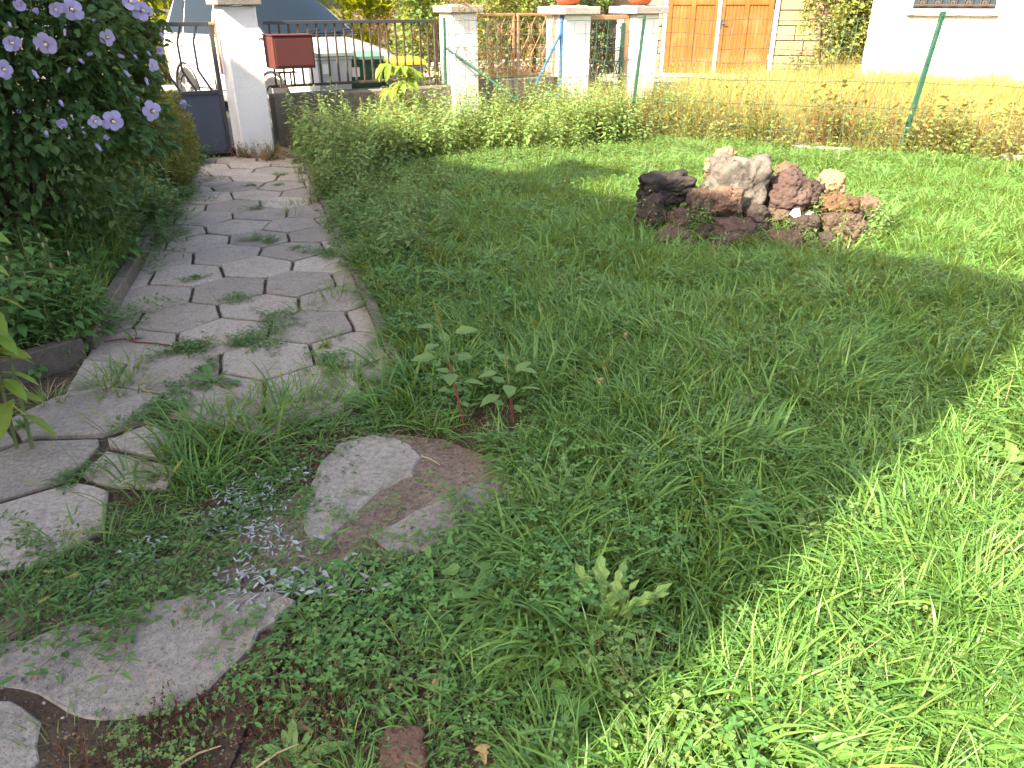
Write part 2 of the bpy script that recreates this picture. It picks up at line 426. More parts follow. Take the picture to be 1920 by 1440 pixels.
def paver_mesh(mb, P, z0, ztop, gap=.006, rough=.003, seg=.055):
    ar = sum(P[i].x*P[(i+1) % len(P)].y-P[(i+1) % len(P)].x*P[i].y for i in range(len(P)))
    if ar < 0: P = P[::-1]
    Q = []
    for i in range(len(P)):
        if (P[i]-P[i-1]).length > .012: Q.append(P[i])
    Q = inset(Q, gap)
    S = []
    for i in range(len(Q)):
        a, b = Q[i], Q[(i+1) % len(Q)]; n = max(1, int((b-a).length/seg)); nn = Vector((-(b-a).y, (b-a).x)).normalized()
        for k in range(n):
            p = a+(b-a)*(k/n); q = p+nn*random.uniform(0, rough)*(1 if k else 1.6); S.append(q)
    tx, ty = random.uniform(-.02, .02), random.uniform(-.02, .02); c0 = sum(S, Vector((0, 0)))/len(S); dz = random.uniform(-.004, .005)
    prism(mb, S, z0, lambda p: ztop+dz+(p.x-c0.x)*tx+(p.y-c0.y)*ty+.0012*math.sin(p.x*90+p.y*70), bev=.006)
for P in polys:
    mb = MB(); paver_mesh(mb, P, .0, .034, .0068, .005); mb.build('paver', M['paver'], path)

# broken concrete slabs at the near end
slabs = {'A': [(-70,1218),(60,1200),(180,1160),(300,1135),(420,1118),(520,1120),(560,1140),(500,1200),(430,1280),(330,1345),(190,1372),(95,1340),(60,1322),(0,1300),(-90,1275)],
         'B': [(-140,1288),(-60,1296),(0,1310),(52,1332),(88,1358),(92,1400),(70,1470),(20,1560),(-160,1560)],
         'C': [(560,1005),(590,890),(630,842),(700,822),(775,838),(795,865),(775,900),(700,940),(640,1005),(590,1040)],
         'D': [(690,1015),(770,970),(870,922),(958,888),(968,930),(920,990),(845,1040),(735,1060)]}
labs = {'A': 'wide rough concrete slab with pebbles in its worn surface', 'B': 'cracked concrete slab corner beside the wide rough slab',
        'C': 'concrete slab piece with pale worn edge beside the bare dirt', 'D': 'broken concrete slab piece on the lawn side of the bare dirt'}
for k, q in slabs.items():
    mb = MB(); paver_mesh(mb, [at(*p).xy for p in q], -.02, .021 if k in 'AB' else .026, .002, .014, .045)
    tag(mb.build('concrete_slab', M['slab']), labs[k], 'slab', 'broken concrete slabs')
mb = MB(); prism(mb, [at(*p).xy for p in [(560,1010),(600,880),(680,815),(830,830),(985,890),(975,960),(860,1040),(700,1060)]], -.03, .0165)
tag(mb.build('bare_dirt', M['dirt']), kind='structure')
mb = MB(); prism(mb, [at(*p).xy for p in [(-100,1085),(100,1070),(330,900),(600,900),(680,1060),(500,1150),(300,1130),(-100,1240)]], -.03, .0135)
tag(mb.build('soil_strip', M['dirt']), kind='structure')
mb = MB(); prism(mb, [at(*p).xy for p in [(-100,1270),(60,1300),(300,1300),(470,1180),(560,1200),(480,1330),(420,1480),(150,1600),(-150,1600)]], -.03, .0152)
tag(mb.build('soil_patch', M['soil']), kind='structure')

# kerbs: stones are children
def kerb(name, pts, width, z, L, mat_='kerb'):
    root = None; out = []
    for a, b in zip(pts[:-1], pts[1:]):
        d = b-a; n = max(1, round(d.length/L)); d1 = d.normalized(); nn = Vector((-d1.y, d1.x))
        for k in range(n):
            p, q = a+d*(k/n)+d1*.004, a+d*((k+1)/n)-d1*.004; o_ = random.uniform(-.006, .006)
            mb = MB(); paver_mesh(mb, [p+nn*(width/2+o_), p-nn*(width/2-o_), q-nn*(width/2-o_), q+nn*(width/2+o_)], -.03, z+random.uniform(-.008, .008), .0, .005, .06)
            out.append(mb)
    root = tag(out[0].build(name, M[mat_]), kind='structure')
    for m_ in out[1:]: m_.build('kerb_stone', M[mat_], root)
    return root
kerb('kerb', [RK0, RK1], .065, .075, .95)
kerb('kerb', [RK1, Vector((-2.72, 9.30))], .075, .10, .8)
kerb('kerb', [LK1, LK0], .075, .125, 1.0)
kerb('kerb', [Vector((-2.13, 3.50)), Vector((-2.50, 3.03)), Vector((-3.6, 2.1))], .075, .13, .9)
# ================================================================== plant pieces (used by the ground cover and by the single plants)
def frame(d, up=Vector((0, 0, 1)), roll=0.):
    d = Vector(d).normalized()
    s = d.cross(up)
    if s.length < 1e-4: s = Vector((1, 0, 0))
    s.normalize(); n = s.cross(d)
    if roll: s, n = s*math.cos(roll)+n*math.sin(roll), n*math.cos(roll)-s*math.sin(roll)
    return s, d, n
PROF = {
 'ovate':  [(0, .04), (.12, .55), (.32, 1.), (.55, .86), (.78, .48), (1, 0)],
 'lance':  [(0, .06), (.15, .5), (.4, 1.), (.7, .7), (1, 0)],
 'round':  [(0, .35), (.15, .85), (.45, 1.), (.75, .82), (.93, .4), (1, .1)],
 'rhomb':  [(0, .05), (.25, .45), (.45, 1.), (.62, .72), (.82, .34), (1, 0)],
 'obov':   [(0, .12), (.35, .45), (.7, 1.), (.9, .7), (1, .15)],
 'toothed':[(0, .1), (.10, .75), (.22, .62), (.34, 1.), (.44, .74), (.56, .80), (.68, .48), (.8, .42), (1, 0)],
 'lobed':  [(0, .1), (.08, .55), (.22, 1.), (.34, .45), (.46, .62), (.56, .34), (.72, .30), (1, 0)],
 'arrow':  [(0, .95), (.10, .82), (.25, .62), (.55, .48), (.8, .28), (1, 0)],
 'thistle':[(0, .10), (.10, .30), (.18, .85), (.24, .30), (.34, 1.), (.41, .34), (.50, 1.), (.57, .34), (.66, .85), (.74, .30), (.83, .55), (.90, .2), (1, 0)],
 'strap':  [(0, .45), (.3, .8), (.6, 1.), (.85, .75), (1, .05)],
 'walnut': [(0, .1), (.15, .6), (.35, .95), (.55, 1.), (.75, .7), (.9, .32), (1, 0)],
}
def leaf(mb, p, d, L, W, shape='ovate', fold=.25, curl=.5, roll=0., c=None, m=0, up=Vector((0, 0, 1)), wave=0.):
    """one leaf: midrib and two edges, folded along the midrib and curling down along its length"""
    s, d, n = frame(d, up, roll); pr = PROF[shape]; c = random.random() if c is None else c
    V = []; F = []; p = Vector(p); pos = p.copy(); lt = 0.; N = len(pr)
    for i, (t, wd) in enumerate(pr):
        ang = -curl*t; dd = d*math.cos(ang)+n*math.sin(ang); nn = n*math.cos(ang)-d*math.sin(ang)
        pos = pos+dd*((t-lt)*L); lt = t; hw = W*.5*wd
        wv = wave*W*math.sin(t*17.+c*9.)
        V += [pos+s*hw+nn*(hw*fold+wv), pos, pos-s*hw+nn*(hw*fold-wv)]
        if i:
            a = (i-1)*3; b = i*3
            F += [(a, a+1, b+1, b), (a+1, a+2, b+2, b+1)]
    back = -.35*L if shape == 'arrow' else 0
    if back:  # two backward lobes
        k = len(V); V += [p+s*W*.62+d*back*.8, p-s*W*.62+d*back*.8]; F += [(0, 1, k), (2, k+1, 1)]
    mb.add(np.array([v[:] for v in V]), F, c, m)
def blade(mb, p, az, L, wd, lean=.3, droop=1.1, n=5, twist=.0, c=None, m=0):
    """grass blade: a tapering ribbon that leans and droops"""
    c = random.random() if c is None else c; h = Vector((math.cos(az), math.sin(az), 0)); s0 = Vector((-h.y, h.x, 0)); pos = Vector(p); V = []; F = []
    for i in range(n+1):
        t = i/n; th = lean+droop*t**1.6
        dd = h*math.sin(th)+Vector((0, 0, 1))*math.cos(th)
        if i: pos = pos+dd*(L/n)
        if pos.z < p[2]+.004 and i > 1: pos.z = p[2]+.004+.003*random.random()
        hw = wd*.5*(.75+.5*t if t < .45 else (1-t)/.55*.98+.02)
        s = s0*math.cos(twist*t)+dd.cross(s0)*math.sin(twist*t)
        if i < n: V += [pos+s*hw, pos-s*hw]
        else: V += [pos]
    for i in range(n-1): F.append((2*i, 2*i+1, 2*i+3, 2*i+2))
    F.append((2*n-2, 2*n-1, 2*n)); mb.add(np.array([v[:] for v in V]), F, c, m)
U_ = random.uniform
def sph(el, az): return Vector((math.cos(el)*math.cos(az), math.cos(el)*math.sin(az), math.sin(el)))

def p_grass(nb, L, wd, rad, lean=(.05, .7), droop=(.6, 1.9)):
    mb = MB()
    for _ in range(nb):
        a = U_(0, 6.283); r_ = rad*math.sqrt(random.random()); az = a+U_(-.9, .9)
        blade(mb, (r_*math.cos(a), r_*math.sin(a), -.01), az, U_(*L), U_(*wd), U_(*lean), U_(*droop), 5, U_(-.8, .8))
    return mb
def p_flop(nb, L, wd):       # combed-over long grass: blades share a direction
    mb = MB(); az0 = 0.
    for _ in range(nb):
        a = U_(0, 6.283); r_ = .06*math.sqrt(random.random())
        blade(mb, (r_*math.cos(a), r_*math.sin(a), -.01), az0+random.gauss(0, .55), U_(*L), U_(*wd), U_(.2, .8), U_(.8, 1.7), 6, U_(-.6, .6))
    return mb
def p_clover(n, h, lw):
    mb = MB()
    for _ in range(n):
        a = U_(0, 6.283); r_ = .07*math.sqrt(random.random()); b = Vector((r_*math.cos(a), r_*math.sin(a), 0)); hh = U_(*h)
        t = b+Vector((U_(-.03, .03), U_(-.03, .03), hh)); tube(mb, [b, (b+t)/2+Vector((U_(-.006, .006), U_(-.006, .006), .004)), t], .0008, 3, .5, 1, False)
        a0 = U_(0, 6.283); c = random.random(); L = U_(*lw)
        for k in range(3): leaf(mb, t, sph(U_(-.1, .35), a0+k*2.094), L, L*.95, 'obov', .25, .2, 0, c)
    return mb
def p_alfalfa(h, ns):
    mb = MB()
    for _ in range(ns):
        a = U_(0, 6.283); d = sph(U_(.75, 1.45), a); b = Vector((U_(-.03, .03), U_(-.03, .03), -.005)); L = U_(*h); pts = [b+d*L*t+Vector((0, 0, .02*math.sin(t*3))) for t in (0, .35, .7, 1)]
        tube(mb, pts, [.0016, .0013, .001, .0006], 3, .4, 1, False); n = int(L/.014)
        for k in range(3, n):
            t = k/n; p = pts[0]+(pts[-1]-pts[0])*t; aa = k*2.4
            for q in (-.5, 0, .5): leaf(mb, p+sph(.3, aa)*.01, sph(U_(-.1, .5), aa+q), U_(.012, .022), U_(.006, .010), 'obov', .2, .3)
    return mb
def p_bind(L, n, lw):
    mb = MB()
    for _ in range(n):
        a = U_(0, 6.283); p = Vector((U_(-.04, .04), U_(-.04, .04), .01)); pts = [p.copy()]; ll = U_(*L); k = 7
        for i in range(k):
            a += U_(-.5, .5); p = p+Vector((math.cos(a), math.sin(a), 0))*(ll/k); p.z = .012+.03*abs(math.sin(i*1.3+ll*40))*random.random(); pts.append(p.copy())
        tube(mb, pts, .001, 3, .5, 1, False)
        for i, q in enumerate(pts[1:]):
            for s in (0, 1):
                d = sph(U_(.25, 1.), a+(1.3 if (i+s) % 2 else -1.3)+U_(-.5, .5)); st = q+d*U_(.01, .025); tube(mb, [q, st], .0006, 3, .5, 1, False)
                leaf(mb, st, sph(U_(-.2, .5), math.atan2(d.y, d.x)+U_(-.4, .4)), U_(*lw), U_(.010, .018), 'arrow' if random.random() < .6 else 'lance', .25, .3)
    return mb
def p_weed(h, lw, n=1, shape='rhomb', mi=0, spike=True, spread=.03, stemr=.0028):
    """upright leafy weed (amaranth / nettle habit)"""
    mb = MB()
    for _ in range(n):
        b = Vector((U_(-spread, spread), U_(-spread, spread), -.01)); hh = U_(*h); ln = sph(U_(1.2, 1.55), U_(0, 6.283)); pts = [b+ln*hh*t+Vector((.01*math.sin(t*5), .01*math.cos(t*4), 0)) for t in (0, .3, .6, 1)]
        tube(mb, pts, [stemr, stemr*.85, stemr*.65, stemr*.3], 4, .4, 1, False); k = int(hh/.022)+4
        for i in range(k):
            t = .1+.9*i/k; p = Vector(np.array([np.interp(t, (0, .3, .6, 1), [q[j] for q in pts]) for j in range(3)])); a = i*2.4+U_(-.3, .3)
            L = U_(*lw)*(1.15-.65*abs(t-.45)*1.3); pe = p+sph(.6, a)*L*.35; tube(mb, [p, pe], .0009, 3, .5, 1, False)
            leaf(mb, pe, sph(U_(-.35, .35), a), L, L*U_(.48, .62), shape, .22, .45)
        if spike and random.random() < .6:
            top = pts[-1]
            for i in range(14): leaf(mb, top+Vector((0, 0, -.01+.0045*i)), sph(U_(.3, 1.2), i*2.4), .012, .005, 'lance', .2, .2, 0, .9)
    return mb
def p_rosette(n, L, W, shape='obov', el=(.1, .7), curl=.7):
    mb = MB()
    for i in range(n): leaf(mb, (U_(-.006, .006), U_(-.006, .006), .0), sph(U_(*el), i*2.4+U_(-.2, .2)), U_(*L), U_(*W), shape, .25, curl, 0, None, 0, Vector((0, 0, 1)), .06)
    return mb
def p_dry(nb, L, wd, rad=.08, lean=(.0, .5), droop=(.2, 1.3), heads=.2):
    mb = MB()
    for _ in range(nb):
        a = U_(0, 6.283); r_ = rad*math.sqrt(random.random()); p = (r_*math.cos(a), r_*math.sin(a), -.01); L_ = U_(*L); le = U_(*lean); dr = U_(*droop); az = a+U_(-1, 1)
        blade(mb, p, az, L_, U_(*wd), le, dr, 5, U_(-1, 1))
    return mb
def p_twig(n, L, spread, lw):     # dead brown weed: thin stems with shrivelled leaves
    mb = MB()
    for _ in range(n):
        b = Vector((U_(-spread, spread), U_(-spread, spread), 0)); d = sph(U_(.5, 1.5), U_(0, 6.283)); ll = U_(*L); pts = [b, b+d*ll*.5+Vector((0, 0, .01)), b+d*ll]
        tube(mb, pts, [.0014, .001, .0006], 3, random.random(), 0, False)
        for i in range(7):
            t = U_(.25, 1); leaf(mb, b+d*ll*t, sph(U_(-.6, .8), U_(0, 6.283)), U_(*lw), U_(.004, .012), 'lance', .6, 1.2)
    return mb
def p_ivy(n, rad, h, lw):
    mb = MB()
    for _ in range(n):
        a = U_(0, 6.283); p = Vector((rad*math.sqrt(random.random())*math.cos(a), rad*math.sqrt(random.random())*math.sin(a), U_(0, h)))
        leaf(mb, p, sph(U_(-.7, .3), U_(0, 6.283)), U_(*lw), U_(*lw)*.95, 'lobed' if random.random() < .7 else 'ovate', .15, .3)
    return mb
def p_thuja(n):
    mb = MB()
    for _ in range(n):     # one flat fan of scale sprays
        p = Vector((U_(-.12, .12), U_(-.12, .12), U_(-.15, .15))); a = U_(0, 6.283); d = sph(U_(.3, 1.2), a); s, d, nn = frame(d, Vector((0, 0, 1)), U_(-.8, .8)); c = random.random()
        for k in range(6):
            q = p+d*(.02*k); 
            for sg in (-1, 1): leaf(mb, q, d*.8+s*sg*.7, U_(.03, .06), .012, 'lance', .0, .2, 0, c)
    return mb

# ---------------------------------------------------------------- scatter: points carry their own turn, size and kind; a node group sets one plant on each
def scatter(name, protos, mats, P, Rz, S, tilt=.12, pid=None):
    col = bpy.data.collections.new(name+'_plants')
    for i, p in enumerate(protos):
        me = p.mesh('%s_plant_%02d' % (name, i), mats); o = bpy.data.objects.new('%s_plant_%02d' % (name, i), me); col.objects.link(o)
    n = len(P); me = bpy.data.meshes.new(name); me.vertices.add(n); me.vertices.foreach_set('co', np.asarray(P, np.float32).ravel())
    rot = np.stack([rng.normal(0, tilt, n), rng.normal(0, tilt, n), np.asarray(Rz)], 1).astype(np.float32)
    a = me.attributes.new('turn', 'FLOAT_VECTOR', 'POINT'); a.data.foreach_set('vector', rot.ravel())
    a = me.attributes.new('size', 'FLOAT', 'POINT'); a.data.foreach_set('value', np.asarray(S, np.float32))
    a = me.attributes.new('kind', 'INT', 'POINT'); a.data.foreach_set('value', (rng.integers(0, len(protos), n) if pid is None else pid).astype(np.int32))
    for m_ in mats: me.materials.append(m_)
    o = link(name, me)
    g = bpy.data.node_groups.new(name, 'GeometryNodeTree')
    g.interface.new_socket('Geometry', in_out='INPUT', socket_type='NodeSocketGeometry'); g.interface.new_socket('Geometry', in_out='OUTPUT', socket_type='NodeSocketGeometry')
    N = g.nodes; i_ = N.new('NodeGroupInput'); o_ = N.new('NodeGroupOutput'); ci = N.new('GeometryNodeCollectionInfo'); ci.inputs[0].default_value = col
    ci.inputs['Separate Children'].default_value = True; ci.inputs['Reset Children'].default_value = True
    ip = N.new('GeometryNodeInstanceOnPoints'); ip.inputs['Pick Instance'].default_value = True
    def attr(nm, dt):
        q = N.new('GeometryNodeInputNamedAttribute'); q.data_type = dt; q.inputs[0].default_value = nm; return [s for s in q.outputs if s.enabled][0]
    e = N.new('FunctionNodeEulerToRotation'); L_ = g.links.new
    L_(attr('turn', 'FLOAT_VECTOR'), e.inputs[0]); L_(e.outputs[0], ip.inputs['Rotation']); L_(attr('size', 'FLOAT'), ip.inputs['Scale']); L_(attr('kind', 'INT'), ip.inputs['Instance Index'])
    L_(i_.outputs[0], ip.inputs['Points']); L_(ci.outputs[0], ip.inputs['Instance']); L_(ip.outputs[0], o_.inputs[0])
    md = o.modifiers.new('plants', 'NODES'); md.node_group = g
    return o
def samples(poly, dens, keep=None):
    xs = [p[0] for p in poly]; ys = [p[1] for p in poly]; A = (max(xs)-min(xs))*(max(ys)-min(ys)); n = int(A*dens)
    X = rng.uniform(min(xs), max(xs), n); Y = rng.uniform(min(ys), max(ys), n); k = inside(poly, X, Y)
    if keep is not None: k &= keep(X, Y)
    return X[k], Y[k]
def vnoise(X, Y, s, seed=0.):
    return np.array([noise.noise((x*s+seed, y*s-seed*.7, seed)) for x, y in zip(X, Y)]) if len(X) else np.zeros(0)
def cover(name, label, cat, protos, mats, poly, dens, size=(.8, 1.2), keep=None, thin=None, az=None, dz=0., tilt=.12, group=None, amp=.55):
    X, Y = samples(poly, dens, keep)
    if thin is not None:
        pr = thin(X, Y); k = rng.random(len(X)) < pr; X, Y = X[k], Y[k]
    Z = hgt(X, Y)+dz; n = len(X)
    Rz = rng.uniform(0, 6.283, n) if az is None else az(X, Y)
    S_ = rng.uniform(*size, n)*(1+amp*vnoise(X, Y, 1.9, 71.)+.25*vnoise(X, Y, 5., 73.))
    o = scatter(name, protos, mats, np.stack([X, Y, Z], 1), Rz, S_, tilt)
    return tag(o, label, cat, group, 'stuff')
# ================================================================== buildings, walls, fences, vehicles, rocks
def SM(t, n, z=0., rz=0.):     # matrix at a street-wall position, local x along the wall, y to the street
    p = W0+U*t+NW*n
    return Matrix.Translation((p.x, p.y, z)) @ Matrix.Rotation(R(33)+rz, 4, 'Z')
def root(name, M_, label, cat, group=None):
    o = empty(name); o.matrix_world = M_; return tag(o, label, cat, group)
def part(name, mb, m_, parent, smooth=False): return mb.build(name, m_, parent, smooth)
def loft(mb, rings, close=True, c=.5, m=0, cap=True):
    n = len(rings[0]); V = [p for r_ in rings for p in r_]; F = []
    for i in range(len(rings)-1):
        for k in range(n if close else n-1): F.append((i*n+k, i*n+(k+1) % n, (i+1)*n+(k+1) % n, (i+1)*n+k))
    if cap: F += [tuple(range(n-1, -1, -1)), tuple((len(rings)-1)*n+k for k in range(n))]
    mb.add(V, F, c, m)

# ---- own house, behind and to the left of the viewpoint: its eaves throw the big shadow over lawn and path
hc = Vector((-2.146, -1.097)); hd = Vector((-.701, .713)); hn = Vector((-.713, -.701))   # along the facade, into the house
HM = Matrix(((hd.x, hn.x, 0, hc.x), (hd.y, hn.y, 0, hc.y), (0, 0, 1, 0), (0, 0, 0, 1)))
house = root('house', HM, 'plastered two storey house whose shadow covers the path and lawn', 'house')
mb = MB(); box(mb, .25, 12.5, .45, 8.2, -.1, 6.25); part('wall', mb, M['white'], house)
mb = MB(); rf = [(0, 0, 6.3), (12.9, 0, 6.3), (12.9, 8.6, 6.3), (0, 8.6, 6.3), (0, 0, 6.5), (12.9, 0, 6.5), (12.9, 8.6, 6.5), (0, 8.6, 6.5), (3.5, 4.3, 8.1), (9.4, 4.3, 8.1)]
mb.add(rf, [(0, 3, 2, 1), (0, 1, 5, 4), (1, 2, 6, 5), (2, 3, 7, 6), (3, 0, 4, 7), (4, 5, 9, 8), (5, 6, 9), (6, 7, 8, 9), (7, 4, 8)]); hroof = part('roof', mb, M['terra'], house)
mb = MB(); box(mb, 3.95, 4.7, .1, .55, 6.4, 7.25); bevbox(mb, 3.90, 4.75, .05, .60, 7.26, 7.33, .015); part('chimney', mb, M['white'], hroof)
glass = NT('dark_window_glass'); glass.principled((.03,.04,.05), .08, spec=.7); M['glass'] = glass.m
for x0 in (2.2, 5.2, 8.6):
    for z0 in (1.0, 3.9):
        mb = MB(); box(mb, x0-.06, x0+1.06, .38, .447, z0-.06, z0+1.36); wn = part('window', mb, M['cap'], house)
        mb = MB(); box(mb, x0, x0+1., .36, .378, z0, z0+1.3); part('pane', mb, M['glass'], wn)

# ---- gate pillars
def pillar(t, n, zt, wdt, label, rough='plaster', grp=None, capz=.085, over=.055):
    r_ = root('gate_pillar', SM(t, n), label, 'pillar', grp)
    mb = MB(); bevbox(mb, -wdt/2, wdt/2, -wdt/2, wdt/2, -.05, zt, .012); part('shaft', mb, M[rough], r_)
    mb = MB(); a = wdt/2+over; V = []
    bevbox(mb, -a, a, -a, a, zt+.001, zt+capz, .010); bevbox(mb, -a*.6, a*.6, -a*.6, a*.6, zt+capz+.001, zt+capz+.012, .005)
    part('cap', mb, M['cap'], r_)
    return r_
pillar(-.285, 0, 1.585, .36, 'rough white plastered gate pillar beside the dark grey gate and red letter box')
pillar(-2.06, 0, 1.585, .36, 'white gate pillar behind the flowering hibiscus')
# ---- garden gate
g = root('garden_gate', SM(-.53, .06), 'dark grey metal gate with bent bars above a solid lower panel', 'gate')
GL, GT = 1.24, 1.43
for x0 in (-.045, -GL):
    mb = MB(); bevbox(mb, x0, x0+.045, -.02, .02, .06, GT, .003); part('stile', mb, M['metal'], g)
for z in (GT-.043, .70, .06):
    mb = MB(); bevbox(mb, -GL+.046, -.046, -.018, .018, z, z+.042, .003); part('rail', mb, M['metal'], g)
for k in range(7):
    x = -.045-.165*(k+.75)
    prs = [(x, GT-.045), (x-.055, GT-.19), (x-.055, .95), (x+.055, .742)]
    mb = MB(); 
    for (xa, za), (xb, zb) in zip(prs[:-1], prs[1:]):
        d = Vector((xb-xa, 0, zb-za)); s = Vector((d.z, 0, -d.x)).normalized()*.011
        mb.add([(xa+s.x, -.010, za+s.z), (xa-s.x, -.010, za-s.z), (xa-s.x, .010, za-s.z), (xa+s.x, .010, za+s.z), (xb+s.x, -.010, zb+s.z), (xb-s.x, -.010, zb-s.z), (xb-s.x, .010, zb-s.z), (xb+s.x, .010, zb+s.z)], BOXF)
    part('bar', mb, M['metal'], g)
for k in range(2):
    xa = -GL+.046+(GL-.092)*(k/2); mb = MB(); box(mb, xa+.002, xa+(GL-.092)/2-.002, -.006, .006, .103, .699); part('panel', mb, M['panel'], g)
mb = MB(); bevbox(mb, .012, .034, -.03, .0, .9, GT+.02, .003); bevbox(mb, -.04, .034, -.035, -.021, GT-.03, GT-.005, .003); part('hinge_strip', mb, M['ochrem'], g)

# ---- street wall and railing
RL = 2.12
wl = root('low_wall', SM(0, 0), 'weathered low concrete wall under the dark bar railing', 'wall')
mb = MB()
n_ = 14; V = []
for i in range(n_+1):
    x = -.01+(RL+.25)*i/n_
    for y, z in ((-.1, -.05), (-.1+U_(-.004, .004), .645+U_(-.004, .004)), (-.085, .66+U_(-.004, .004)), (.09, .668), (.1, .65), (.1, -.05)): V.append((x, y, z))
mb.add(V, [(i*6+k, i*6+(k+1) % 6, (i+1)*6+(k+1) % 6, (i+1)*6+k)[::-1] for i in range(n_) for k in range(6)]+[(0, 1, 2, 3, 4, 5), tuple(n_*6+k for k in range(5, -1, -1))]); part('wall_body', mb, M['wallc'], wl)
rl = root('bar_railing', SM(0, 0), 'dark rusty bar railing on the low concrete wall', 'railing')
mb = MB(); bevbox(mb, .0, RL, -.02, .02, 1.395, 1.43, .003); part('top_rail', mb, M['metal'], rl)
mb = MB(); bevbox(mb, .0, RL, -.016, .016, .735, .765, .003); part('bottom_rail', mb, M['rustm'], rl)
mb = MB(); bevbox(mb, RL+.001, RL+.046, -.022, .022, .66, 1.43, .003); part('post', mb, M['rustm'], rl)
NB = 19
barm = None
for k in range(NB):
    x = .065+k*(RL-.08)/(NB-.4)
    if .13 < x < .62 and k in (2, 3, 4):   # cut short under the letter box
        pass
    mb = MB(); zt = 1.394
    bevbox(mb, -.0105, .0105, -.0105, .0105, .766, zt, .002)
    if barm is None: barm = mb.mesh('bar', M['rustm'])
    o = link('bar', barm, rl); o.location = (x, 0, 0); o.rotation_euler = (0, 0, U_(-.2, .2))
# letter box through the railing
lb = root('letter_box', SM(-.035, -.03), 'faded red metal letter box mounted on the railing by the pillar', 'letter box')
mb = MB(); bevbox(mb, 0, .46, -.34, -.012, .955, 1.285, .006); part('box_body', mb, M['redbox'], lb)
mb = MB(); bevbox(mb, -.008, .468, -.352, -.01, 1.287, 1.303, .004); part('lid', mb, M['redbox'], lb)
mb = MB(); bevbox(mb, .02, .44, -.349, -.342, .985, 1.26, .003); part('door', mb, M['redbox'], lb)
mb = MB(); box(mb, .05, .30, -.25, -.05, .905, .913); 
for x in (.1, .22): box(mb, x-.008, x+.008, -.16, -.144, .766, .904)
box(mb, .09, .23, -.16, -.014, .757, .765); part('bracket', mb, M['rustm'], lb)

# ---- car, nose towards the wall
paint = NT('white_car_paint'); paint.principled((.80,.80,.79), .25, spec=.5, Coat_Weight=.6, Coat_Roughness=.06); M['carw'] = paint.m
M['tyre'] = plain('tyre_rubber', (.02,.02,.021), .85); M['blackp'] = plain('black_plastic', (.018,.018,.02), .5); M['rim'] = plain('alloy_rim', (.45,.45,.46), .35, .8)
hl = NT('headlight_glass'); hl.principled((.6,.62,.65), .08, spec=.8); M['hl'] = hl.m
wg = NT('windscreen_glass'); wg.principled((.010,.016,.022), .02, spec=.16); M['wgl'] = wg.m
CM = SM(1.60, 1.15, .10, R(13)) @ Matrix.Rotation(R(-90), 4, 'Z')      # local x = forward (towards the wall), y = left of the car
car = root('parked_car', CM, 'white family car parked behind the wall and gate with its bonnet towards the garden', 'car')
def ring(x, pts): return [(x, y, z) for y, z in pts]+[(x, -y, z) for y, z in reversed(pts)]
def sec(x, hw, zb, zs, zt, cr): return ring(x, [(hw*.80, zb), (hw*.97, zb+.10), (hw, zs*.55+zb*.45), (hw*.995, zs-.05), (hw*.95, zs), (hw*.60, zt-cr*.3), (hw*.2, zt)])
st = [(0.02, .60, .30, .62, .66, .02), (-.05, .72, .24, .72, .77, .03), (-.18, .80, .21, .80, .88, .03), (-.45, .855, .20, .90, .97, .04), (-.95, .885, .19, .985, 1.07, .05), (-1.22, .89, .19, 1.02, 1.11, .05), (-1.9, .895, .19, 1.04, 1.10, .03), (-2.9, .895, .19, 1.06, 1.12, .03), (-3.7, .885, .22, 1.07, 1.13, .03), (-4.12, .84, .30, 1.06, 1.12, .03), (-4.25, .76, .36, .98, 1.04, .03)]
mb = MB(); loft(mb, [sec(*s) for s in st]); body = part('body', mb, M['carw'], car, True)
# cabin: pillars and roof, glass set into it
cab = [(-1.16, .80, 1.085, .78, 1.10), (-1.55, .80, 1.085, .735, 1.36), (-1.98, .81, 1.085, .69, 1.60), (-2.3, .82, 1.085, .675, 1.665), (-3.2, .82, 1.085, .67, 1.68), (-3.85, .80, 1.085, .66, 1.63), (-4.10, .79, 1.085, .70, 1.35), (-4.2, .77, 1.075, .74, 1.12)]
def csec(x, hb, zb, ht, zt, off=0.): return ring(x, [(hb+off, zb), (hb*.5+ht*.5+off+.012, zb*.5+zt*.5), (ht+off, zt-.05*(zt-zb)-.01), (ht*.86, zt), (ht*.3, zt+.012)])
mb = MB(); loft(mb, [csec(*s) for s in cab]); part('cabin', mb, M['carw'], car, True)
def quad_panel(mb, P, th=.006, c=.5):
    P = [Vector(p) for p in P]; n = (P[1]-P[0]).cross(P[3]-P[0]).normalized()
    mb.add([p+n*th for p in P]+[p for p in P], [(0, 1, 2, 3), (7, 6, 5, 4)]+[(k, k+4, (k+1) % 4+4, (k+1) % 4) for k in range(4)], c)
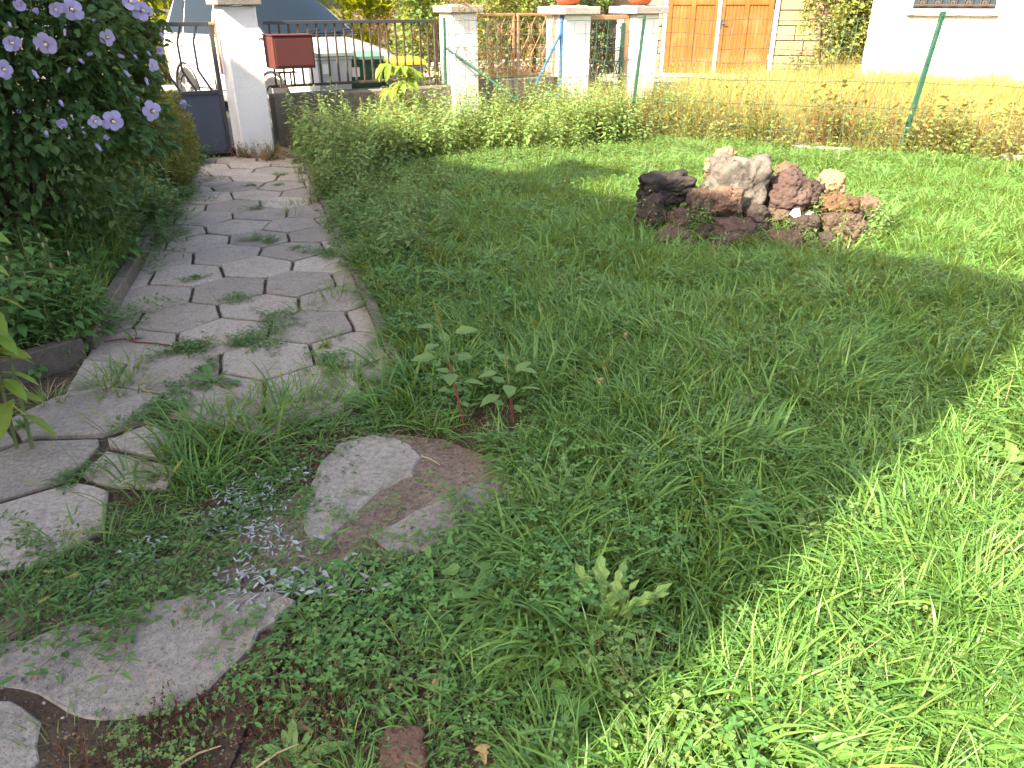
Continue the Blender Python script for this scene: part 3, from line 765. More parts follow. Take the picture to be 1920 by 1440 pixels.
# windscreen as a bowed sheet
mb = MB(); nv, nu = 6, 8; V = []
for j in range(nv+1):
    t = j/nv; x = -1.10-.02+(-.86)*t; z = 1.105+.50*t; hb = .700-.105*t
    for i in range(nu+1):
        u_ = -1+2*i/nu; V.append((x+.10-.115*u_*u_, u_*hb, z+.022))
mb.add(V, [(j*(nu+1)+i, j*(nu+1)+i+1, (j+1)*(nu+1)+i+1, (j+1)*(nu+1)+i) for j in range(nv) for i in range(nu)]); part('windscreen', mb, M['wgl'], car, True)
mb = MB(); quad_panel(mb, [(-1.06, -.72, 1.096), (-1.06, .72, 1.096), (-1.12, .74, 1.128), (-1.12, -.74, 1.128)], .02); part('wiper_cowl', mb, M['blackp'], car)
mb = MB(); V = []
for j in range(nv+1):
    t = (j-.25)/(nv-.5); x = -1.12-.86*t; z = 1.105+.50*t; hb_ = .735-.105*t
    for i in range(nu+1):
        u_ = -1+2*i/nu; V.append((x+.092-.115*u_*u_, u_*hb_, z+.016))
mb.add(V, [(j*(nu+1)+i, j*(nu+1)+i+1, (j+1)*(nu+1)+i+1, (j+1)*(nu+1)+i) for j in range(nv) for i in range(nu)]); part('windscreen_seal', mb, M['blackp'], car, True)
for yw in (-.28, .30):
    mb = MB(); tube(mb, [(-1.05, yw, 1.135), (-1.10, yw+.40, 1.175)], .011, 6); part('wiper', mb, M['blackp'], car)
for sgn in (1, -1):
    for (xa, xb, xc, xd, nm) in ((-1.62, -2.42, -2.42, -2.02, 'side_window'), (-2.50, -3.35, -3.35, -2.50, 'side_window'), (-3.43, -3.95, -3.72, -3.43, 'side_window')):
        P = [(xa, sgn*.835, 1.10), (xb, sgn*.845, 1.10), (xc, sgn*.722, 1.585), (xd, sgn*.718, 1.575)]
        mb = MB(); quad_panel(mb, P if sgn < 0 else P[::-1], .008); part(nm, mb, M['wgl'], car)
    mb = MB(); bevbox(mb, -1.78, -1.60, min(sgn*.90, sgn*1.10), max(sgn*.90, sgn*1.10), 1.07, 1.22, .04); part('mirror', mb, M['blackp'], car)
    for xh in (-2.30, -3.30):
        mb = MB(); bevbox(mb, xh-.10, xh+.10, min(sgn*.895, sgn*.925), max(sgn*.895, sgn*.925), .93, .965, .008); part('door_handle', mb, M['carw'], car)
    mb = MB()
    for xs in (-1.42, -2.46, -3.40): box(mb, xs-.004, xs+.004, min(sgn*.86, sgn*.8985), max(sgn*.86, sgn*.8985), .36, 1.02)
    box(mb, -3.40, -1.42, min(sgn*.86, sgn*.8985), max(sgn*.86, sgn*.8985), .352, .360); part('door_gap', mb, M['blackp'], car)
    mb = MB(); bevbox(mb, -3.2, -1.3, min(sgn*.87, sgn*.915), max(sgn*.87, sgn*.915), .20, .30, .015); part('sill', mb, M['rim'], car)
    mb = MB(); V = [(-.10, sgn*.50, .64), (-.16, sgn*.74, .66), (-.55, sgn*.865, .78), (-.50, sgn*.84, .86), (-.22, sgn*.66, .80), (-.14, sgn*.52, .76)]
    V2 = [(x+.03, y*1.01, z) for x, y, z in V]; mb.add(V+V2, [(0, 1, 2, 3, 4, 5), (11, 10, 9, 8, 7, 6)]+[(k, k+6, (k+1) % 6+6, (k+1) % 6) for k in range(6)]); part('headlight', mb, M['hl'], car)
    for xw in (-.82, -3.42):
        Mw = Matrix.Translation((xw, sgn*.80, .31)) @ Matrix.Rotation(R(90)*-sgn, 4, 'X')
        mb = MB(); lathe(mb, [(.10, -.10), (.29, -.10), (.315, -.07), (.32, 0), (.315, .07), (.29, .105), (.20, .105), (.20, .09)], 28, Mw); wh = part('wheel', mb, M['tyre'], car, False)
        mb = MB(); lathe(mb, [(.02, .10), (.06, .105), (.10, .085), (.197, .075), (.199, .095), (.199, .06)], 24, Mw)
        for k in range(5):
            a = k*2*math.pi/5; box(mb, -.02, .02, .05, .19, .08, .10, Mw @ Matrix.Rotation(a, 4, 'Z'))
        part('rim', mb, M['rim'], wh)
        mb = MB(); lathe(mb, [(.385, -.02), (.385, .098), (.36, .099), (.33, .06)], 28, Mw); part('wheel_arch', mb, M['blackp'], car)
mb = MB(); bevbox(mb, -.10, .07, -.55, .55, .28, .42, .02); part('grille', mb, M['blackp'], car)
mb = MB(); box(mb, .071, .078, -.26, .26, .45, .56); part('number_plate', mb, M['white'], car)

# ---- wheelie bins behind the railing
def bin_(t, n, colb, coll, label, w_=.50, h_=.93, rz=0., sticker=True):
    r_ = root('wheelie_bin', SM(t, n, .10, rz), label, 'bin', 'wheelie bins behind the railing')
    mb = MB(); a, b = w_/2*.80, w_/2*.97; d0, d1 = .21, .27
    V = [(-a, -d0, .04), (a, -d0, .04), (a, d0, .04), (-a, d0, .04), (-b, -d1, h_-.09), (b, -d1, h_-.09), (b, d1, h_-.09), (-b, d1, h_-.09)]
    mb.add(V, BOXF); bevbox(mb, -b-.012, b+.012, -d1-.014, d1+.014, h_-.088, h_-.05, .006); part('tub', mb, colb, r_)
    mb = MB(); c_ = b+.02; V = []
    rings = []
    for y, z in ((-d1-.03, h_-.045), (-d1-.03, h_-.01), (-.12, h_+.035), (.1, h_+.04), (d1+.02, h_+.0), (d1+.02, h_-.045)): rings.append((y, z))
    V = [(s*c_, y, z) for s in (-1, 1) for y, z in rings]; n6 = len(rings)
    mb.add(V, [tuple(range(n6)), tuple(range(2*n6-1, n6-1, -1))]+[(k, k+n6, (k+1) % n6+n6, (k+1) % n6) for k in range(n6)]); part('lid', mb, coll, r_)
    for s in (-1, 1):
        mb = MB(); lathe(mb, [(.03, -.02), (.09, -.025), (.10, 0), (.09, .025), (.03, .02)], 16, Matrix.Translation((s*(a+.03), d0+.03, .10)) @ Matrix.Rotation(R(90), 4, 'Y')); part('wheel', mb, M['tyre'], r_)
    mb = MB(); tube(mb, [(-.2, d1+.09, h_-.04), (.2, d1+.09, h_-.04)], .014, 8); box(mb, -.2, -.17, d1+.012, d1+.09, h_-.05, h_-.03); box(mb, .17, .2, d1+.012, d1+.09, h_-.05, h_-.03); part('handle', mb, M['blackp'], r_)
    if sticker:
        mb = MB(); yy = -(d0+(d1-d0)*.88)-.002; box(mb, -.16, -.06, yy-.004, yy+.004, h_-.24, h_-.13, None); part('sticker', mb, M['white'], r_)
    return r_
M['bing'] = plain('dark_green_plastic', (.018,.070,.040), .5); M['bingl'] = plain('green_lid_plastic', (.080,.170,.130), .5)
M['bingr'] = plain('grey_plastic', (.23,.23,.235), .55); M['biny'] = plain('yellow_lid_plastic', (.62,.55,.02), .45); M['binlg'] = plain('pale_grey_plastic', (.46,.46,.46), .55); M['bingt'] = plain('grey_green_lid_plastic', (.30,.36,.33), .5)
bin_(.83, .42, M['binlg'], M['bingt'], 'pale grey bin with grey green lid beside the red letter box', .46, .985, R(4))
bin_(1.28, .50, M['bing'], M['bingl'], 'dark green wheelie bin with a green lid', .50, .93, R(-5))
bin_(1.85, .58, M['bingr'], M['biny'], 'grey wheelie bin with a yellow lid', .54, .84, R(3), False)

# ---- neighbour's street front: pillars, wrought iron panels on a low wall, small gate
pillar(2.12+.36, .0, 1.50, .36, 'short white pillar under trailing orange plants beside the green fence post', 'white')
NP2 = 2.12+1.90
pillar(NP2+.20, .0, 1.47, .44, 'white pillar with a wide weathered cap and a flower pot between iron gates', 'white', None, .10, .09)
pillar(NP2+1.50, .05, 1.47, .44, 'white pillar with a flower pot beside the wooden garage door', 'white', None, .10, .09)
for t_, lab in ((NP2+.18, 'round terracotta flower pot on the pillar between the iron gates'), (NP2+1.47, 'round terracotta flower pot on the pillar nearest the garage')):
    p_ = root('flower_pot', SM(t_, 0.0, 1.585), lab, 'flower pot', 'terracotta pots on the gate pillars')
    mb = MB(); lathe(mb, [(.10, 0), (.15, .03), (.20, .10), (.215, .17), (.225, .175), (.225, .20), (.20, .20), (.195, .16)], 24); part('bowl', mb, M['terra'], p_, True)
    mb = MB()
    for _ in range(60): leaf(mb, (U_(-.12, .12), U_(-.12, .12), .18), sph(U_(.2, 1.4), U_(0, 6.28)), U_(.08, .2), .03, 'lance')
    part('foliage', mb, M['farleaf'], p_)
nw_ = root('low_wall', SM(0, 0), 'low concrete wall carrying the rusty iron panels', 'wall')
mb = MB(); bevbox(mb, 2.12+.55, NP2-.03, -.10, .10, -.05, .70, .01); part('wall_body', mb, M['wallc'], nw_)
def scroll_pts(s=1., n=16, turns=1.35):     # a C scroll: spiral at both ends
    P = []
    for sg in (1, -1):
        Q = []
        for k in range(n+1):
            a = turns*2*math.pi*k/n; r_ = .055*s*(1-.78*k/n)
            Q.append((r_*math.cos(a)-.055*s, sg*(.10*s+r_*math.sin(a))))
        P.append(Q)
    return P[0][::-1]+P[1]
def scroll_mesh(mm, s=1., r_=.0045):
    mb = MB(); tube(mb, [(x+.0, 0, z) for x, z in scroll_pts(s)], r_, 5); return mb.mesh('scroll', mm)
sc_r = scroll_mesh(M['ochrem'], .62); sc_b = scroll_mesh(M['blackm'], .85, .006)
def lens_bars(mb, x0, x1, z0, z1, rows, cols, r_=.006):   # bellied bars crossing into a row of lens shapes
    w_ = (x1-x0)/cols; hh = (z1-z0)/rows
    for c_ in range(cols):
        for sg in (1, -1):
            tube(mb, [(x0+(c_+.5)*w_+sg*.46*w_*math.sin(math.pi*k/10*rows)*(1), 0, z0+(z1-z0)*k/10/1) for k in range(0, 11)] if False else
                 [(x0+(c_+.5)*w_+sg*.44*w_*abs(math.sin(math.pi*rows*k/(12*rows))), 0.004*sg, z0+(z1-z0)*k/(12*rows)) for k in range(12*rows+1)], r_, 5)
for k, (xa, xb) in enumerate(((2.12+.56, 2.12+1.21), (2.12+1.25, NP2-.04))):
    pn = root('iron_panel', SM(xa, 0), ['rusty wrought iron fence panel beside the short pillar', 'rusty wrought iron fence panel beside the blue post'][k], 'iron panel', 'rusty iron panels on the low wall')
    L_ = xb-xa; mb = MB()
    for x0, x1, z0, z1 in ((0, .03, .72, 1.49), (L_-.03, L_, .72, 1.49), (.031, L_-.031, 1.46, 1.49), (.031, L_-.031, .72, .75)): bevbox(mb, x0, x1, -.015, .015, z0, z1, .003)
    part('frame', mb, M['ochrem'], pn)
    mb = MB(); lens_bars(mb, .03, L_-.03, .752, 1.458, 2, 3, .0045); part('lens_bars', mb, M['ochrem'], pn)
    for i in range(3):
        for j in range(5):
            o = link('scroll', sc_r, pn); o.location = (.03+(L_-.06)*(i+.5)/3+.02*(1 if j % 2 else -1), .009, .83+j*.135); o.rotation_euler = (0, R(90) if j % 2 else R(-90), 0)
gt = root('small_gate', SM(NP2+.43, -.02), 'narrow orange brown gate with black iron scrolls between two white pillars', 'gate')
GWd = .83; mb = MB()
for x0, x1, z0, z1 in ((0, .07, .05, 1.46), (GWd-.07, GWd, .05, 1.46), (.071, GWd-.071, 1.40, 1.46), (.071, GWd-.071, .05, .11)): bevbox(mb, x0, x1, -.02, .02, z0, z1, .004)
part('frame', mb, M['ochrem'], gt)
mb = MB(); lens_bars(mb, .08, GWd-.08, .112, 1.398, 2, 3, .007); part('lens_bars', mb, M['blackm'], gt)
for i in range(3):
    for j in range(8):
        o = link('scroll', sc_b, gt); o.location = (.08+(GWd-.16)*(i+.5)/3+.03*(1 if j % 2 else -1), .012, .22+j*.155); o.rotation_euler = (0, R(90) if j % 2 else R(-90), 0)
mb = MB(); bevbox(mb, GWd-.16, GWd-.09, -.05, -.022, .1, 1.36, .004); part('green_board', mb, M['greenp'], gt)
# blue post with a slanting stay beside the panels
bp_ = root('blue_post', SM(NP2-.02, -.16), 'blue steel post with a slanting stay in front of the white pillar', 'post')
mb = MB(); bevbox(mb, -.028, .028, -.028, .028, .1, 1.49, .003); part('post', mb, M['bluem'], bp_)
mb = MB(); tube(mb, [(-.022, 0, 1.25), (-.42, 0, .62)], .02, 6); part('stay', mb, M['bluem'], bp_)

# ---- green wire fence on the plot boundary
fp = [Vector((-.86, 10.56)), Vector((1.47, 10.16)), Vector((4.36, 8.97)), Vector((7.2, 7.80))]
tops = [(.02, 1.42), (.10, 1.45), (.16, 1.50), (.12, 1.5)]
fl = ['green tubular corner post with a slanting brace at the railing end', 'leaning green steel fence post in the dry weeds before the small gate', 'leaning green angle steel fence post before the white house', 'green steel fence post at the far end of the wire fence']
def ftop(i): return Vector((fp[i].x+tops[i][0], fp[i].y, tops[i][1]))
for i in range(4):
    r_ = root('fence_post', Matrix.Translation((fp[i].x, fp[i].y, 0)), fl[i], 'fence post', 'green posts of the wire fence')
    mb = MB()
    tp = Vector((tops[i][0], 0, tops[i][1]+.03))
    if i == 0: tube(mb, [(0, 0, -.1), tp], .021, 10)
    else:
        s = .022 if i > 1 else .016
        for q in ((0, s*2, 0, .005), (0, .005, .005, s*2)):
            V = [(x_, y_, -.1) for x_, y_ in ((q[0], q[2]), (q[1], q[2]), (q[1], q[3]), (q[0], q[3]))]+[(x_+tp.x, y_, tp.z) for x_, y_ in ((q[0], q[2]), (q[1], q[2]), (q[1], q[3]), (q[0], q[3]))]
            mb.add(V, BOXF)
    part('post', mb, M['greenp'], r_)
    if i == 0: mb = MB(); d_ = (fp[1]-fp[0]).normalized(); tube(mb, [(0.02+d_.x*.02, d_.y*.02-.02, 1.10), (d_.x*.95, d_.y*.95-.03, .50)], .017, 8); part('brace', mb, M['greenp'], r_)
wf = root('wire_fence', Matrix.Identity(4), 'thin green wire mesh fence between the garden and the neighbouring plot', 'wire fence')
for i in range(3):
    a, b = Vector((fp[i].x, fp[i].y, .02)), Vector((fp[i+1].x, fp[i+1].y, .02)); ta, tb = ftop(i), ftop(i+1); L_ = (b-a).length; mb = MB(); off = Vector((0, -.012, 0))
    def pt(u_, v): 
        sag = -.035*math.sin(math.pi*u_)*v; wv = .012*math.sin(u_*23+v*5)*v
        return (a*(1-u_)+b*u_)*(1-v)+(ta*(1-u_)+tb*u_)*v+Vector((.01*math.sin(v*17+u_*9), .02*math.sin(u_*31+v*3), sag+wv))+off
    nvx = int(L_/.13)
    for k in range(nvx+1): tube(mb, [pt(k/nvx, v) for v in np.linspace(0, 1, 8)], .0034, 3, .5, 0, False)
    for v in np.concatenate([np.linspace(0, .55, 4), np.linspace(.68, 1, 4)]): tube(mb, [pt(u_, v) for u_ in np.linspace(0, 1, 26)], .0040 if v in (1., 0.) else .0035, 3, .5, 0, False)
    if i == 0:  # diamond mesh behind the brace
        m2 = MB()
        def p2(u_, v): q = (a*(1-u_)+b*u_)*(1-v)+(ta*(1-u_)+tb*u_)*v; return q+Vector((0, .012, 0))
        ww, st_ = .36, .040
        for k in range(-16, 20):
            for sg in (1, -1):
                pts = []
                for v in np.linspace(0, 1, 12):
                    u_ = k*st_/L_*1.0+sg*(v-.0)*.5
                    if 0 <= u_ <= ww: pts.append(p2(u_, v))
                if len(pts) > 1: tube(m2, pts, .0018, 3, .5, 0, False)
        tag(part('diamond_mesh', m2, M['rustm'], wf), kind='stuff')
    tag(part('wire_mesh', mb, M['wire'], wf), kind='stuff')
M['oldwhite'] = concrete('flaking_whitewash', (.56,.53,.48), (.36,.32,.27), (.5,.46,.4), .6, .3, .8, .35)
# ---- remains of a low white wall under the fence
lw = root('low_wall', Matrix.Identity(4), 'broken low white washed wall half hidden under ivy at the fence foot', 'wall')
d_ = FD; x = .3
while x < 6.2:
    L_ = U_(.22, .5); p = Vector((1.47, 10.05))+d_*(x-.1); hh = U_(.05, .17)
    mb = MB(); bevbox(mb, 0, L_-.012, -.05, .06, -.05, hh, .015, Matrix.Translation((p.x, p.y, 0)) @ Matrix.Rotation(math.atan2(d_.y, d_.x)+U_(-.04, .04), 4, 'Z'))
    part('block', mb, M['oldwhite'], lw); x += L_*(1 if random.random() < .6 else 2.2)

# ---- garage with wooden double door and stone wall
GX = atY(1237, 138, 18.6); g2 = atY(1443, 138, 18.1)
gdir = Vector((g2.x-GX.x, g2.y-GX.y)); gang = math.atan2(gdir.y, gdir.x); GW = gdir.length
GMX = Matrix.Translation((GX.x, GX.y, .22)) @ Matrix.Rotation(gang, 4, 'Z')
gar = root('garage', GMX, 'sandstone garage front with a varnished orange wooden double door', 'garage')
def wood(name, base):
    n = NT(name); p = n.coords(); mp = n.node('Mapping'); mp.inputs['Scale'].default_value = (18, 18, 1.1); n.link(p, mp.inputs['Vector']); rnd = n.node('ObjectInfo').outputs['Random']
    a = n.noise(mp.outputs[0], 2.5, 6, .6); c = n.mix(n.ramp(a, [(.35, 0.), (.7, 1.)]), base, tuple(x*.62 for x in base))
    c = n.mix(n.math('MULTIPLY', n.ramp(n.noise(p, 1.7, 6, .7), [(.5, 0.), (.7, 1.)]), .45), c, (.29,.16,.07))
    hs = n.node('HueSaturation'); n.link(c, hs.inputs['Color']); n.link(n.math('ADD', n.math('MULTIPLY', rnd, .25), .88), hs.inputs['Value'])
    n.principled(hs.outputs[0], .5, n.bump(a, .15, .004), spec=.35); return n.m
M['wood'] = wood('varnished_orange_wood', (.26,.085,.012)); M['woodf'] = wood('varnished_frame_wood', (.23,.074,.010)); M['stone'] = None
n = NT('sandstone'); p = n.pos(); rnd = n.node('ObjectInfo').outputs['Random']
c = n.mix(n.ramp(n.noise(p, 3., 7, .7), [(.35, 0.), (.7, 1.)]), (.29,.215,.14), (.21,.15,.095)); c = n.mix(n.math('MULTIPLY', n.ramp(n.noise(p, 14., 7, .75), [(.5, 0.), (.72, 1.)]), .6), c, (.30,.22,.15))
hs = n.node('HueSaturation'); n.link(c, hs.inputs['Color']); n.link(n.math('ADD', n.math('MULTIPLY', rnd, .35), .8), hs.inputs['Value'])
n.principled(hs.outputs[0], .9, n.bump(n.noise(p, 30., 7, .7), .7, .015), spec=.1); M['stone'] = n.m
mb = MB(); box(mb, -1.3, -.02, .10, .5, -.3, 3.2); box(mb, GW+.02, GW+4.5, .10, .5, -.3, 3.2); box(mb, -.02, GW+.02, .10, .5, 2.35, 3.2); part('wall', mb, M['wallc'], gar)
for (xa, xb) in ((-1.25, -.03), (GW+.03, GW+4.4)):
    z = -.25
    while z < 2.9:
        hh = U_(.26, .36); x = xa
        while x < xb-.05:
            L_ = min(U_(.35, .75), xb-x)
            mb = MB(); bevbox(mb, x+.006, x+L_-.006, .02+U_(-.012, .012), .098, z+.006, z+hh-.006, .014); part('stone', mb, M['stone'], gar); x += L_
        z += hh
for x0 in (-.02, GW-.06):
    mb = MB(); bevbox(mb, x0, x0+.08, -.02, .095, -.25, 2.34, .008); part('door_jamb', mb, M['white'], gar)
zb, zk, zt = .0, 1.36, 2.3
for lf in range(2):
    xa = .07+lf*(GW-.14)/2; xb = xa+(GW-.14)/2-.025
    mb = MB()
    xm = (xa+xb)/2
    for q in ((xa, xa+.10), (xm-.05, xm+.05), (xb-.10, xb)): bevbox(mb, q[0], q[1], .0, .07, zb, zt, .006)
    for q in ((xa+.101, xm-.051), (xm+.051, xb-.101)):
        for z in (zb, zk, zt-.12): bevbox(mb, q[0], q[1], .005, .068, z, z+.12, .005)
    door = part('garage_door', mb, M['woodf'], gar)
    for q in ((xa+.101, xm-.051), (xm+.051, xb-.101)):
        nP = 5; wp = (q[1]-q[0])/nP
        for k in range(nP):
            mb = MB(); bevbox(mb, q[0]+k*wp+.003, q[0]+(k+1)*wp-.003, .028, .055, zb+.121, zk-.001, .005); part('plank', mb, M['wood'], door)
        mb = MB(); box(mb, q[0], q[1], .04, .05, zk+.121, zt-.121); part('pane', mb, M['glass'], door)
    if lf == 0:
        mb = MB(); bevbox(mb, xb-.035, xb+.05, -.025, -.002, zb, zt, .006); part('cover_strip', mb, M['cap'], door)
    else:
        mb = MB(); tube(mb, [(xa+.05, -.03, 1.0), (xa+.16, -.035, 1.0)], .013, 8); box(mb, xa+.03, xa+.07, -.012, -.002, .93, 1.07); part('handle', mb, M['blackm'], door)
mb = MB(); bevbox(mb, -1.3, GW+1.2, -.9, -.021, -.3, .0, .02); part('threshold', mb, M['slab'], gar)

# ---- white house on the right
wc = atY(1607, 168, 15.6); ang = math.atan2(12.9-wc.y, 9.6-wc.x)
whs = root('white_house', Matrix.Translation((wc.x, wc.y, 0)) @ Matrix.Rotation(ang, 4, 'Z'), 'white rendered house wall with a grilled window above the dry grass', 'house')
mb = MB(); box(mb, 0, 9, 0, 6, -.2, 4.5); part('wall', mb, M['white'], whs)
Minv = whs.matrix_world.inverted()
def on_wall(px_, py_):     # wall coordinates of a picture point
    o_ = Minv @ Vector((0, 0, EYE)); d_ = Minv.to_3x3() @ ray(px_, py_); t = -o_.y/d_.y; q = o_+d_*t; return q.x, q.z
(sx0, sz0), (sx1, _) = on_wall(1700, 27), on_wall(1872, 32)
mb = MB(); bevbox(mb, sx0, sx1, -.10, -.002, sz0-.02, sz0+.09, .006); sill = part('sill', mb, M['cap'], whs)
mb = MB(); box(mb, sx0+.08, sx1-.08, -.012, -.003, sz0+.10, sz0+1.4); wnd = part('window', mb, M['glass'], whs)
grl = MB(); 
for z in (sz0+.14, sz0+.62): bevbox(grl, sx0+.05, sx1-.05, -.075, -.06, z, z+.02, .003)
gr_ = part('window_grille', grl, M['rustm'], whs)
sc_g = scroll_mesh(M['rustm'], .9, .007)
nS = 10
for k in range(nS):
    o = link('scroll', sc_g, gr_); o.location = (sx0+.12+(sx1-sx0-.24)*(k+.5)/nS, -.066, sz0+.27); o.rotation_euler = (0, 0, 0 if k % 2 else R(180))

# ---- house with a grey roof and green fence, far behind the car
fh = root('far_house', SM(-9., 16., 0), 'far pale house with grey tiled roof behind the parked car', 'house')
mb = MB(); box(mb, -5, 5, 0, 6, 0, 1.9); part('wall', mb, M['white'], fh)
mb = MB(); mb.add([(-5.4, -.5, 1.85), (5.4, -.5, 1.85), (5.4, 3, 4.2), (-5.4, 3, 4.2), (5.4, 6.5, 1.85), (-5.4, 6.5, 1.85)], [(0, 1, 2, 3), (3, 2, 4, 5), (0, 3, 5), (1, 4, 2)]); part('roof', mb, plain('grey_roof_tiles', (.22,.21,.215), .8, 0, .2, .2, 20), fh)

# ---- rocks of the rockery
def lava(name, a, b, pit=.8, hol=26., lich=None):
    a = tuple(x*y for x, y in zip(a, (.60, .60, .60))); b = tuple(x*y for x, y in zip(b, (.60, .60, .60))); lich = tuple(x*.5 for x in lich) if lich else None
    n = NT(name); p = n.coords(); c = n.mix(n.ramp(n.noise(p, 5., 8, .75), [(.34, 0.), (.68, 1.)]), a, b)
    v = n.voronoi(p, hol); k = n.ramp(v, [(.12, 1.), (.42, 0.)]); fine = n.noise(p, 45., 8, .75)
    c = n.mix(n.math('MULTIPLY', n.ramp(fine, [(.48, 0.), (.66, 1.)]), .6), c, tuple(x*.4 for x in a))
    if lich: c = n.mix(n.ramp(n.noise(p, 8., 8, .8), [(.52, 0.), (.64, 1.)]), c, lich)
    h = n.math('SUBTRACT', fine, n.math('MULTIPLY', k, .8)); n.principled(c, .95, n.bump(h, pit, .02), spec=.1); return n.m
RM = {'dark': lava('dark_lava_rock', (.072,.056,.052), (.135,.105,.092)), 'black': lava('black_lava_rock', (.036,.033,.034), (.095,.082,.074), .5),
      'purple': lava('purple_lava_rock', (.125,.080,.074), (.200,.140,.122)), 'red': lava('red_brown_rock', (.220,.135,.100), (.330,.225,.170)),
      'grey': lava('pale_grey_rock', (.300,.270,.240), (.180,.155,.140), .9, 14., (.13,.11,.105)), 'ochre': lava('ochre_rock', (.240,.155,.085), (.150,.085,.060)),
      'tan': lava('tan_sandstone_rock', (.480,.320,.210), (.380,.240,.150), .4), 'brown': lava('brown_lava_rock', (.140,.098,.076), (.220,.160,.125))}
def rock(px0, px1, py0, py1, Yd, mat_, label, boxy=.3, seed=0, depth=.9, tilt=0., jag=.34):
    cx, cy = (px0+px1)/2, (py0+py1)/2; p = atY(cx, cy, Yd); s = scale_at(p); rx, rz = (px1-px0)/2*s*1.08, (py1-py0)/2*s/.93*1.08
    bm = bmesh.new(); bmesh.ops.create_icosphere(bm, subdivisions=5, radius=1.)
    for v in bm.verts:
        d = v.co.normalized(); a = max(abs(d.x), abs(d.y), abs(d.z)); q = d*(1-boxy)+d/a*boxy*.86
        k = 1+jag*noise.noise(d*1.3+Vector((seed*3.1, 7, seed)))+jag*.55*noise.noise(d*2.9+Vector((seed, seed*2., 3)))+jag*.30*noise.noise(d*6.5+Vector((seed, 1, seed)))+jag*.20*noise.noise(d*14+Vector((5, seed, 1)))+jag*.12*noise.noise(d*28+Vector((5, seed, 1)))
        cr = noise.noise(d*4.1+Vector((seed*5, 2, 9))); k -= .10*max(0, .18-abs(cr))/.18*jag*2
        v.co = q*k
    cs = np.array([v.co[:] for v in bm.verts]); mn, mx = cs.min(0), cs.max(0)
    for v in bm.verts:
        v.co = Vector(((v.co.x-(mn[0]+mx[0])/2)/((mx[0]-mn[0])/2)*rx, (v.co.y-(mn[1]+mx[1])/2)/((mx[1]-mn[1])/2)*rx*depth, (v.co.z-(mn[2]+mx[2])/2)/((mx[2]-mn[2])/2)*rz))
    me = bpy.data.meshes.new('rock'); bm.to_mesh(me); bm.free(); me.materials.append(RM[mat_])
    me.polygons.foreach_set('use_smooth', [True]*len(me.polygons)); o = link('rock', me, None, p); o.rotation_euler = (U_(-.05, .05), tilt, 0); o['label'] = label; o['category'] = 'rock'; o['group'] = 'rocks of the rockery'; return o
for a in [
 (1197,1296,322,385,5.95,'black','black angular rock lying across the left end of the rockery',.5,1,.9,-.1),
 (1190,1250,366,436,5.75,'dark','dark brown lava rock under the black angular rock',.2,2),
 (1318,1432,297,412,5.85,'grey','big pale grey craggy rock, tallest of the rockery',.55,3,.8),
 (1316,1384,284,334,6.35,'tan','flat orange tan stone leaning behind the big grey rock',.4,4,.6,-.4),
 (1330,1392,352,398,5.62,'red','reddish brown stone set in the foot of the big grey rock',.4,23,.7),
 (1433,1532,322,408,5.80,'purple','round purplish lava rock full of pits beside the grey rock',.2,5,.9,0,.30),
 (1455,1498,306,345,6.30,'red','small pinkish stone peeping over the pitted lava rock',.2,6),
 (1528,1585,322,372,6.15,'tan','pointed pale tan stone at the back of the rockery',.45,7,.8),
 (1528,1614,362,408,5.75,'ochre','ochre brown rock above the brown boulder',.3,8),
 (1530,1622,396,452,5.62,'brown','brown boulder under the ochre rock',.3,9),
 (1476,1536,400,456,5.60,'dark','dark brown rock carrying two white shards',.3,10),
 (1426,1486,388,432,5.72,'brown','brown rock wedged under the pitted lava rock',.3,11),
 (1222,1306,428,478,5.48,'brown','flat brown rock half sunk in the grass at the rockery foot',.3,12),
 (1336,1422,412,472,5.50,'purple','low dark purple rock in front of the big grey rock',.35,13),
 (1434,1504,432,478,5.45,'red','rounded reddish rock at the front of the rockery',.25,14,.9,0,.22),
 (1532,1572,436,476,5.48,'dark','small dark rock in front of the brown boulder',.3,15),
 (1560,1602,430,474,5.50,'red','knobbly red rock right of the small dark rock',.25,16),
 (1602,1640,432,480,5.55,'brown','upright red brown rock at the right end of the rockery',.3,17),
 (1606,1650,366,412,6.00,'red','pinkish stone behind the ochre rock',.3,18),
 (1286,1336,352,420,5.80,'brown','brown rock filling the gap beside the big grey rock',.3,19),
 (1384,1440,384,440,5.66,'dark','dark rock in the hollow between grey rock and pitted lava rock',.3,20),
 (1250,1300,392,440,5.68,'purple','purplish rock under the right end of the black angular rock',.3,21),
 (1500,1545,340,400,6.0,'dark','dark rock behind the white shards',.3,22),
 (1580,1640,400,450,5.85,'dark','dark rock sunk behind the brown boulder',.3,24),
 (1300,1345,420,462,5.56,'dark','low dark rock beside the dark purple rock',.3,25)]: rock(*a)
o = rock(712,806,1358,1462,1.255,'red','flat reddish stone lying in the weeds beside the dry patch',.4,30,1.0,0,.2); o['group'] = 'loose stones'; o.scale = (1, 1, .35); o.location.z = .012
